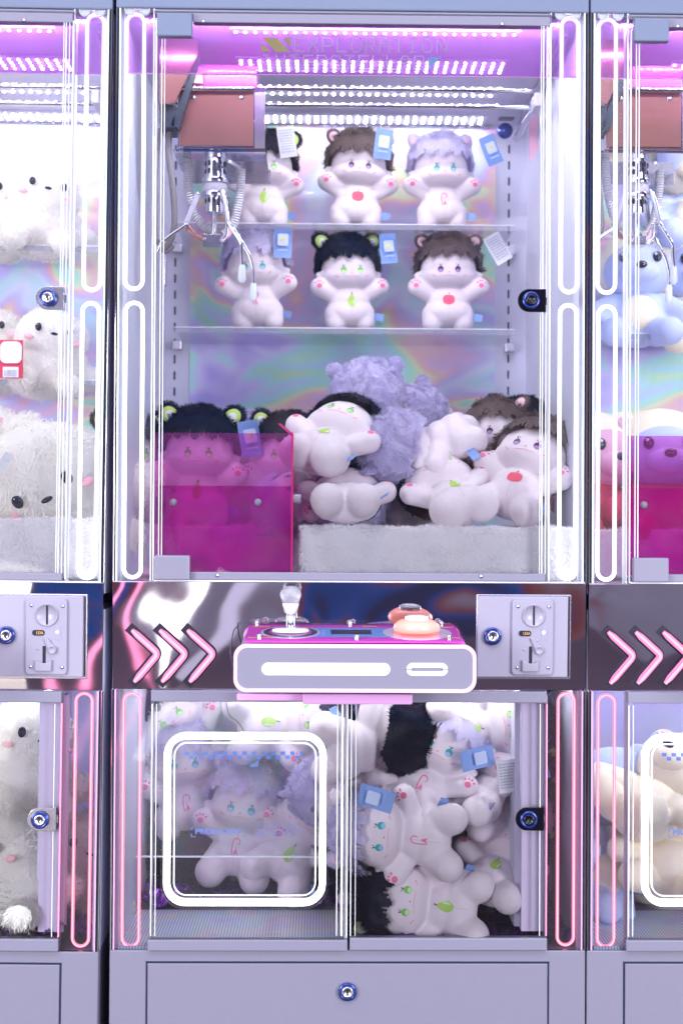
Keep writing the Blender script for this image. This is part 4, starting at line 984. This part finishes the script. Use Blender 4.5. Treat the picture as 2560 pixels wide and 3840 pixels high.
def doll(kind, pose, px, py, Y, up, face, label, card=None, cardpos=None, ribbon=True, scale=1.0, group=None, parent_offset=None):
    key = (kind, pose)
    if key not in PROTO: PROTO[key] = make_proto(kind, pose); root = PROTO[key]
    else: root = copy_tree(PROTO[key])
    # remove tags copied from the source
    for c in list(root.children):
        if c.name.startswith(('hang_tag', 'fabric_label')):
            for g in list(c.children): bpy.data.objects.remove(g)
            bpy.data.objects.remove(c)
    up = Vector(up).normalized(); fc = Vector(face); fc = (fc-up*fc.dot(up)).normalized(); yv = -fc; xv = yv.cross(up)
    Rm = Matrix((xv, yv, up)).transposed()
    neck = Rm @ (Vector((0, 0, .099))*scale)
    root.rotation_euler = Rm.to_euler(); root.scale = (scale,)*3; root.location = P(px, py, Y)-neck
    if card:
        pos, rot = cardpos or ((.070, -.062, .210), (R(5), R(-8), R(6)))
        c = obj('hang_tag', None, None, root, me=card_mesh(card)); c.location = pos; c.rotation_euler = rot
        # front of the card faces -y: turn prints outward
        o = obj('tag_print', None, None, c, me=cprint(card)); o.scale = (1, -1, 1)
        if card == 'b':
            o = obj('tag_emblem', None, None, c, me=mc('c2', cprint2)); o.scale = (1, -1, 1); o.location.y = -.0015
            o = obj('tag_caption', None, None, c, me=mc('c3', cprint3)); o.scale = (1, -1, 1)
    if ribbon:
        def rb():
            m2 = MB(); n = 4
            for i in range(n):
                x0_, x1_ = .034*i/n, .034*(i+1)/n; y0_, y1_ = .004*math.sin(i*1.2), .004*math.sin((i+1)*1.2)
                m2.add([(x0_, y0_, -.008), (x1_, y1_, -.008), (x1_, y1_, .008), (x0_, y0_, .008), (x0_, y0_+.0005, -.008), (x1_, y1_+.0005, -.008), (x1_, y1_+.0005, .008), (x0_, y0_+.0005, .008)], [(0, 1, 2, 3), (4, 7, 6, 5)])
            return mesh('fabric_label', m2, M['tagb'])
        c = obj('fabric_label', None, None, root, me=mc('rib', rb)); c.location = (.046, -.008, .040); c.rotation_euler = (R(10), R(12), R(-15))
    tag(root, label, 'plush doll', group or 'fruit-belly plush dolls in the middle machine'); return root
F = (0, -1, 0); Zu = (0, 0, 1)
YS = .52
srs = random.Random(8)
def stand(kind, px, zsh, label, card, lean=0, cardpos=None, turn=0):
    o = doll(kind, 'up', px, 1000, YS+srs.uniform(-.02, .02), (lean+srs.uniform(-.05, .05), srs.uniform(-.02, .10), 1), (turn+srs.uniform(-.16, .16), -1, 0), label, card, cardpos, True, srs.uniform(.96, 1.0)); o.location.z = zsh+.001; return o
WT = ((.070, -.066, .222), (R(5), R(-14), R(-12)))
stand('black', 988, ZS1, 'black-haired plush doll half behind the claw, left on the top shelf', 'w', 0, ((.040, -.075, .225), (R(5), R(-12), R(4))))
stand('brown', 1338, ZS1, 'brown-haired apple-belly plush doll in the middle of the top shelf', 'b', .0, ((.052, -.066, .222), (R(3), R(3), R(4))))
stand('purple', 1652, ZS1, 'lilac-haired plush doll at the right end of the top shelf', 'b', -.02, ((.098, -.050, .216), (R(3), R(-24), R(6))))
stand('purple', 962, ZS2, 'lilac-haired plush doll below the claw tips, left on the lower shelf', 'b', 0, ((.070, -.064, .222), (R(3), R(4), R(4))))
stand('black', 1308, ZS2, 'black-haired pear-belly plush doll in the middle of the lower shelf', 'b', 0, ((.084, -.06, .222), (R(3), R(-5), R(4))))
stand('brown', 1680, ZS2, 'brown-haired apple-belly plush doll with a white card, right on the lower shelf', 'w', .02, ((.092, -.06, .215), (R(3), R(-32), R(6))))
# pile on the fur mat
pile = [
 ('black', 'plump', 1240, 1658, .150, (.42, .76, .46), (.02, -.48, .86), 'black-haired pear-belly plush doll lying on top of the pile beside the guard', None, 1.1),
 ('purple', 'plump', 1300, 1872, .120, (.05, .95, .15), (0, -.15, 1), 'plush doll on its back under the topmost black-haired one, feet forward', None, 1.05),
 ('black', 'plump', 1680, 1850, .130, (-.34, .78, .48), (-.05, -.55, .8), 'black-haired plush doll on its back in the front row, feet on fur mat', None, 1.06),
 ('brown', 'splay', 1955, 1795, .130, (.42, .48, .76), (-.30, -.85, .42), 'brown-haired apple-belly plush doll leaning at the right end of the pile', 'w', 1.10),
 ('purple', 'up', 1612, 1665, .20, (-.96, .0, -.28), (.05, .40, -.92), 'lilac-haired plush doll lying face down, white legs to the right', None, 1.12),
 ('purple', 'up', 1390, 1600, .36, (-.10, -.15, .95), (.1, 1, 0), 'lilac-haired plush doll turned away at the top of the pile', None, 1.05),
 ('purple', 'up', 1620, 1660, .42, (-.5, .2, .70), (.1, 1, 0), 'lilac-haired plush doll with raised ear behind the face-down one', None, 1.0),
 ('brown', 'up', 1850, 1725, .24, (.05, .35, .85), (-.6, -.8, .1), 'brown-haired plush doll behind the right-hand apple-belly one', None, 1.0),
 ('black', 'up', 1960, 1720, .40, (.0, .1, 1), (.1, -1, 0), 'black-haired plush doll at the back right of the pile', None, 1.0),
 ('black', 'up', 745, 1790, .33, (.03, .05, 1), (.05, -1, .1), 'black-haired pear-belly plush doll standing behind the magenta guard', 'b', 1.12),
 ('black', 'up', 1075, 1800, .34, (.06, .1, 1), (-.15, -1, .1), 'black-haired plush doll at the right edge behind the magenta guard', None, 1.08),
 ('black', 'up', 500, 1790, .38, (-.05, .1, 1), (.3, -1, .1), 'black-haired plush doll beside the left neon loops', None, 1.05),
 ('purple', 'up', 960, 1790, .50, (0, .1, 1), (.1, -1, 0), 'lilac-haired plush doll behind the two black-haired ones at guard', None, 1.1),
 ('black', 'up', 1240, 1820, .36, (.1, .1, 1), (.3, -1, 0), 'black-haired plush doll buried behind the left of the pile', None, 1.0),
 ('purple', 'splay', 1180, 1850, .22, (-.75, .1, -.2), (0, -.6, .6), 'lilac-haired plush doll squeezed low between pile and guard', None, .95),
 ('purple', 'up', 1440, 1860, .38, (.3, .4, .5), (-.3, 1, 0), 'lilac-haired plush doll buried mid-pile with only its hair showing', None, 1.05),
 ('black', 'up', 1560, 1850, .30, (.1, .5, .6), (0, -1, .2), 'black-haired plush doll buried behind the front row', None, 1.0),
]
for kind, pose, px, py, Y, up, fc, lab, card, s in pile: doll(kind, pose, px, py, Y, up, fc, lab, card, ((.088, -.045, .205), (R(3), R(-14), R(14))) if card else None, True, s)
# storage, lower right
store = [
 ('purple', 'splay', 1515, 3130, .065, (-1, .12, .10), (-.05, -1, .05), 'lilac-haired plush doll lying sideways in front, both paws raised', None, 1.06),
 ('black', 'splay', 1612, 3390, .070, (-1, .15, .10), (.05, -1, .25), 'black-haired pear-belly plush doll lying lowest in the storage window', None, 1.06),
 ('purple', 'splay', 1612, 2900, .120, (.42, .25, .72), (-.1, -.95, .45), 'lilac-haired ribbon-belly plush doll tilted right in the storage window', None, 1.06),
 ('black', 'splay', 1812, 2725, .15, (.92, .15, .10), (0, -1, .1), 'black-haired plush doll lying on its side at the top right of storage', 'b', 1.06),
 ('black', 'splay', 1395, 2790, .13, (.85, .30, .12), (.1, .9, .25), 'plush doll turned away with white back at the top left of storage', None, 1.08),
 ('black', 'splay', 1840, 2940, .14, (.55, .45, .62), (-.5, -.2, .9), 'plush doll below the white card, pear belly turned upward', None, 1.04),
 ('black', 'splay', 1900, 3090, .19, (.8, .45, .2), (-.1, -.8, -.4), 'plush doll half hidden behind the storage lock', None, 1.04),
 ('black', 'splay', 1870, 3250, .13, (.40, .75, .52), (-.1, -.7, .7), 'black-haired pear-belly plush doll low beside the storage post', None, 1.04),
 ('purple', 'up', 1340, 2960, .17, (-.8, .3, -.2), (.2, -.3, -.9), 'plush doll wedged against the clear divider, mid height', None, 1.04),
 ('black', 'up', 1650, 3050, .30, (.1, .2, 1), (0, 1, 0), 'black-haired plush doll turned away, deep in the storage middle', None, 1.2),
 ('black', 'up', 1450, 3330, .26, (-.4, .2, .8), (0, 1, 0), 'black-haired plush doll turned away, deep in the lower storage', None, 1.2),
 ('black', 'up', 1800, 3350, .30, (.3, .2, .8), (.1, 1, 0), 'black-haired plush doll turned away, deep in the lower right corner', None, 1.2),
 ('black', 'up', 1720, 2850, .34, (.3, .2, .8), (.1, 1, 0), 'black-haired plush doll turned away behind the tilted lilac one', None, 1.1),
 ('black', 'up', 1960, 3150, .33, (.0, .2, .9), (.1, 1, 0), 'black-haired plush doll turned away behind the inner post', None, 1.1),
 ('purple', 'splay', 905, 3112, .33, (.16, .15, 1), (-.1, -1, .1), 'lilac-haired plush doll sitting behind the prize flap', None, 1.12),
 ('black', 'splay', 1120, 3150, .31, (.52, .15, .80), (-.1, -1, .1), 'black-haired pear-belly plush doll tilted behind the prize flap', None, 1.12),
 ('black', 'splay', 1060, 2720, .33, (.95, .15, .10), (0, -.9, .4), 'black-haired plush doll lying above the prize window', None, 1.12),
 ('purple', 'up', 690, 2950, .40, (-.1, .15, 1), (.2, -1, .1), 'lilac-haired plush doll at the left behind the prize flap', None, 1.15),
 ('black', 'up', 700, 2760, .42, (-.6, .15, .7), (.1, -1, .1), 'black-haired plush doll in the upper left behind prize window', None, 1.1),
 ('black', 'up', 1010, 3280, .44, (.2, .15, 1), (.1, 1, .1), 'black-haired plush doll turned away at the bottom behind prize flap', None, 1.3),
 ('black', 'up', 740, 3300, .44, (-.2, .15, 1), (.1, 1, .1), 'black-haired plush doll turned away at the lower left behind flap', None, 1.3),
]
for kind, pose, px, py, Y, up, fc, lab, card, s in store: doll(kind, pose, px, py, Y, up, fc, lab, card, ((.085, -.075, .19), (R(10), R(-14), R(24))) if card else None, True, s, 'fruit-belly plush dolls in the middle machine')
# blue card on the sideways doll
def loose_card(px, py, Y, rot, kind, label, sc_=1.0):
    c = obj('price_card', None, None, None, me=card_mesh(kind)); c.location = P(px, py, Y); c.rotation_euler = rot; c.scale = (sc_,)*3
    o = obj('card_print', None, None, c, me=cprint(kind)); o.scale = (1, -1, 1); tag(c, label, 'card tag'); return c
loose_card(1345, 2975, .02, (R(-25), R(-75), R(8)), 'b', 'blue card tag lying over the sideways lilac-haired doll')
loose_card(1895, 2850, .05, (R(5), R(-8), 0), 'w', 'white care card beside the storage post, small grey print', .95)
loose_card(1850, 2830, .07, (R(-20), R(80), 0), 'b', 'blue card tag folded above the white care card')

# purple foil on the storage floor
def foil(x0, x1, y0, y1, z, h, seed, label):
    rs = np.random.default_rng(seed); nx, ny = 56, 26; mb = MB(); vs = []
    for j in range(ny):
        for i in range(nx): vs.append((x0+(x1-x0)*i/(nx-1), y0+(y1-y0)*j/(ny-1), z+h*(.5+.28*math.sin(i*.9+2*math.sin(j*.5))+.22*math.sin(j*1.3+i*.4+seed))*(.55+.45*rs.random())))
    mb.add(vs, [(j*nx+i, j*nx+i+1, (j+1)*nx+i+1, (j+1)*nx+i) for j in range(ny-1) for i in range(nx-1)]); o = obj('crumpled_foil', mb, M['tinfoil']); tag(o, label, 'foil lining', kind='stuff')
foil(P(1310, 3500).x, XM+WX-.004, .012, .49, ZB+.006, .024, 1, 'crumpled purple foil on the storage floor of the middle machine')
foil(XM-WX+.004, P(1296, 3500).x, .25, .49, ZB+.006, 0.030, 2, 'crumpled purple foil behind the prize chute')
lm = Matrix.Translation(left.location) @ left.rotation_euler.to_matrix().to_4x4()
foil(P(-160, 3500).x, P(362, 3500).x-.012, .012, .49, ZB+.014, .040, 3, 'crumpled purple foil in the lower window of the left machine')

# ------------------------------------------------------------------ other plush
def fur_ball_set(balls, nbl, length, width, curl=.8):
    P_ = []; N_ = []; tot = sum(max(r)**2 for c, r in balls)
    for c, r_ in balls:
        c = np.array(c); r_ = np.array(r_ if hasattr(r_, '__len__') else (r_,)*3); n = int(nbl*max(r_)**2/tot); d = rng.normal(0, 1, (n, 3)); d /= np.linalg.norm(d, axis=1)[:, None]
        p = c+d*r_*.97; k = np.ones(n, bool)
        for c2, r2 in balls:
            r2 = np.array(r2 if hasattr(r2, '__len__') else (r2,)*3)
            if not np.allclose(c2, c): k &= (((p-np.array(c2))/r2)**2).sum(1) > .9
        nn = d/r_; nn /= np.linalg.norm(nn, axis=1)[:, None]; P_.append(p[k]); N_.append(nn[k])
    Nn = np.concatenate(N_); nj = Nn+rng.normal(0, .3, Nn.shape); nj /= np.linalg.norm(nj, axis=1)[:, None]
    return (*blades(np.concatenate(P_), Nn, length, width, curl, 55, .5), nj)
CH_B = [((0, 0, .062), (.088, .075, .062)), ((0, -.030, .115), (.070, .058, .058)), ((-.082, -.02, .05), (.034, .030, .024)), ((.082, -.02, .05), (.034, .030, .024)), ((-.045, -.065, .022), (.026, .032, .022)), ((.045, -.065, .022), (.026, .032, .022)), ((0, .0, .165), (.022, .018, .016))]
chm = MB()
for c, r_ in CH_B: chm.ball(c, r_, 24, 14)
CHB = baked(chm, .005, 3); CHB.materials.append(M['fur_cream'])
v, f, nj = fur_ball_set(CH_B, 16000, .0100, .0013); CHF = tri_mesh('fluff', v, f, M['fur_cream'], nj)
pjc = Proj(CHB)
CHI = None
def chick(px, py, Y, up, face, s, label):
    global CHI
    if CHI is None:
        root = empty('fluffy_plush'); obj('body', None, None, root, me=CHB); o = obj('fluff', None, None, root, me=CHF); o['kind'] = 'stuff'
        for sx in (-1, 1):
            mb = MB(); hh = pjc.t.ray_cast(Vector((sx*.030, -.3, .122)), Vector((0, 1, 0)))[0]; mb.ball((sx*.030, hh.y-.008, .122), (.0062, .004, .0080), 16, 10); obj('eye', mb, M['eyedark'], root)
            mb = MB(); hh = pjc.t.ray_cast(Vector((sx*.045, -.3, .103)), Vector((0, 1, 0)))[0]; mb.ball((sx*.045, hh.y-.007, .103), (.009, .003, .005), 14, 8); obj('cheek_blush', mb, M['cheek'], root)
            mb = MB(); mb.ball((sx*.045, -.098, .014), (.020, .016, .008), 16, 10); obj('foot', mb, M['orange'], root)
        mb = MB(); mb.ball((0, -.096, .112), (.007, .004, .003), 14, 8); obj('mouth', mb, M['eyedark'], root); CHI = root
    else: root = copy_tree(CHI)
    up = Vector(up).normalized(); fc = Vector(face); fc = (fc-up*fc.dot(up)).normalized(); xv = (-fc).cross(up); Rm = Matrix((xv, -fc, up)).transposed()
    root.rotation_euler = Rm.to_euler(); root.scale = (s,)*3; root.location = P(px, py, Y)-Rm @ (Vector((0, 0, .09))*s)
    if 'lowest' not in label:
        for c in [c for c in root.children if c.name.startswith('foot')]: bpy.data.objects.remove(c)
    tag(root, label, 'plush toy', 'white fluffy plush toys in the left machine'); return root
chick(75, 2830, .16, (.1, .2, 1), (.5, -.9, 0), 1.30, 'topmost white fluffy plush in the left lower window')
chick(150, 800, .50, (.10, .1, 1), (.35, -1, 0), 1.15, 'white fluffy plush on the top shelf of the left machine')
chick(-30, 820, .52, (-.1, .1, 1), (.1, -1, 0), 1.15, 'white fluffy plush cut by the left edge on the top shelf')
chick(180, 1330, .50, (.10, .1, 1), (.30, -1, 0), 1.15, 'white fluffy plush beside red card on the second shelf')
chick(-20, 1320, .54, (-.1, .1, 1), (.1, -1, 0), 1.1, 'white fluffy plush behind the red card, cut by the edge')
chick(205, 1810, .22, (-.40, -.45, .78), (.2, -.86, -.39), 1.75, 'large white fluffy plush tipped forward on the fur mat')
chick(-30, 1760, .24, (-.4, .5, .7), (.1, -1, 0), 1.35, 'white fluffy plush at the left edge on the fur mat')
chick(60, 3060, .15, (.9, .1, .3), (.0, .5, -.6), 1.35, 'middle white fluffy plush of the left lower window')
chick(60, 3270, .14, (-.2, .3, 1), (-.35, -.9, .2), 1.30, 'lowest white fluffy plush of the left lower window')
chick(275, 3240, .22, (.3, .3, 1), (.3, -.9, .0), 1.25, 'white fluffy plush half behind the left pink neon loop')
# red box-like card on the left shelf
cx0, cx1 = P(-5, 1350, .36), P(86, 1350, .36)
c = obj('red_hang_card', MB().box(cx0.x, cx1.x, .36, .364, P(50, 1418, .36).z, P(50, 1275, .36).z), M['redp']); tag(c, 'red card with barcode standing on the left machine shelf', 'card tag')
m_ = MB(); a, b = P(2, 1280, .358), P(82, 1362, .358); m_.prism(rr(a.x, b.x, b.z, a.z, .012, 5), .358, .3595); fixn(obj('white_badge', m_, M['tagw'], c))
m_ = MB(); a, b = P(12, 1376, .358), P(70, 1415, .358); m_.box(a.x, b.x, .358, .3595, b.z, a.z); obj('barcode_field', m_, M['tagw'], c)
m_ = MB(); rs = random.Random(2); x = a.x+.003
while x < b.x-.003: w_ = rs.choice((.0008, .0016)); m_.box(x, x+w_, .357, .358, b.z+.002, a.z-.006); x += w_+rs.choice((.001, .002))
obj('barcode', m_, M['tagg'], c)
c = obj('paper_price_tag', None, None, None, me=card_mesh('w')); c.location = P(2, 1725, .06); c.rotation_euler = (R(10), R(-58), 0); tag(c, 'small white paper tag pinned to the fluffy plush at the left edge', 'card tag')
m_ = MB(); m_.box(-.010, .010, -.0022, -.0014, -.040, -.036); m_.box(-.012, .006, -.0022, -.0014, -.050, -.046); m_.box(-.006, .012, -.0022, -.0014, -.030, -.026); obj('tag_print', m_, M['redp'], c)

# plain plush bears of the right machine
def bear_meshes(k):
    mb = MB()
    if k == 'body':
        mb.ball((0, 0, .06), (.060, .050, .055), 24, 14)
        for s in (-1, 1): capsule(mb, (s*.045, -.01, .085), (s*.080, -.035, .060), .021, .022); capsule(mb, (s*.035, -.02, .03), (s*.050, -.070, .022), .027, .026)
    return baked(mb, .0045, 4)
BB = bear_meshes('body')
def bear(px, py, Y, up, face, s, mb_, mh, label, patch='creamp'):
    root = empty('plush_bear')
    me = BB.copy(); me.materials.append(M[mb_]); obj('body', None, None, root, me=me)
    h = MB(); h.ball((0, -.006, .150), (.066, .056, .054), 28, 18); obj('head', h, M[mh], root)
    h = MB(); h.ball((0, .012, .162), (.080, .060, .066), 28, 18); obj('hood', h, M['creamp'] if mh != 'creamp' else M['bluep'], root).scale = (1, 1, 1)
    mu = MB(); mu.ball((0, -.052, .135), (.034, .022, .022), 20, 12); obj('muzzle', mu, M[mh], root)
    no = MB(); no.ball((0, -.073, .144), (.010, .006, .007), 14, 10); obj('nose', no, M['eyedark'], root)
    tm = MB(); tm.ball((0, -.030, .062), (.038, .024, .036), 20, 12); obj('tummy', tm, M[patch], root)
    for sx in (-1, 1):
        e = MB(); e.ball((sx*.030, -.056, .162), (.0085, .006, .010), 16, 10); eo = obj('eye', e, M['eyedark'], root)
        e = MB(); e.ball((sx*.030-.003, -.0615, .166), .0028, 8, 6); obj('eye_glint', e, M['tagw'], eo)
        e = MB(); e.ball((sx*.058, .0, .200), (.022, .012, .022), 18, 12); er = obj('ear', e, M['creamp'] if mh != 'creamp' else M['bluep'], root)
        e = MB(); e.ball((sx*.058, -.008, .199), (.014, .007, .014), 14, 10); obj('ear_lining', e, M['pinkp'], er)
    up = Vector(up).normalized(); fc = Vector(face); fc = (fc-up*fc.dot(up)).normalized(); xv = (-fc).cross(up); Rm = Matrix((xv, -fc, up)).transposed()
    root.rotation_euler = Rm.to_euler(); root.scale = (s,)*3; root.location = P(px, py, Y)-Rm @ (Vector((0, 0, .095))*s)
    tag(root, label, 'plush toy', 'plush bears in the right machine'); return root
bear(2385, 1125, .50, (0, .05, 1), (-.1, -1, 0), 1.22, 'bluep', 'bluep', 'light blue plush bear in a cream hood on the right machine shelf')
bear(2600, 1140, .52, (0, .05, 1), (0, -1, 0), 1.3, 'creamp', 'bluep', 'plush bear cut by the right edge on the lower shelf')
bear(2580, 760, .54, (0, .05, 1), (0, -1, 0), 1.3, 'bluep', 'creamp', 'plush bear at the right edge on the upper shelf')
bear(2480, 1840, .33, (0, .1, 1), (-.05, -1, .1), 1.35, 'redp', 'bluep', 'plush bear in red sitting behind the right magenta guard', 'redp')
bear(2240, 1840, .36, (.1, .1, 1), (.3, -1, .1), 1.3, 'redp', 'pinkp', 'plush bear left of the red one, behind the right neon loops', 'redp')
bear(2460, 2980, .20, (.6, .4, .5), (-.3, -.6, .8), 1.25, 'creamp', 'creamp', 'cream plush bear tipped over in the right prize window')
bear(2520, 3170, .22, (.3, .3, .9), (-.2, -1, .3), 1.25, 'creamp', 'creamp', 'cream plush bear sitting low in the right prize window')
bear(2330, 3100, .30, (-.2, .3, .9), (.2, 1, .3), 1.25, 'creamp', 'creamp', 'cream plush bear turned away beside the right pink neon loop')
bear(2300, 3260, .28, (.8, .3, .2), (.1, -1, .3), 1.2, 'bluep', 'bluep', 'blue plush bear lying low behind the right pink neon loop')
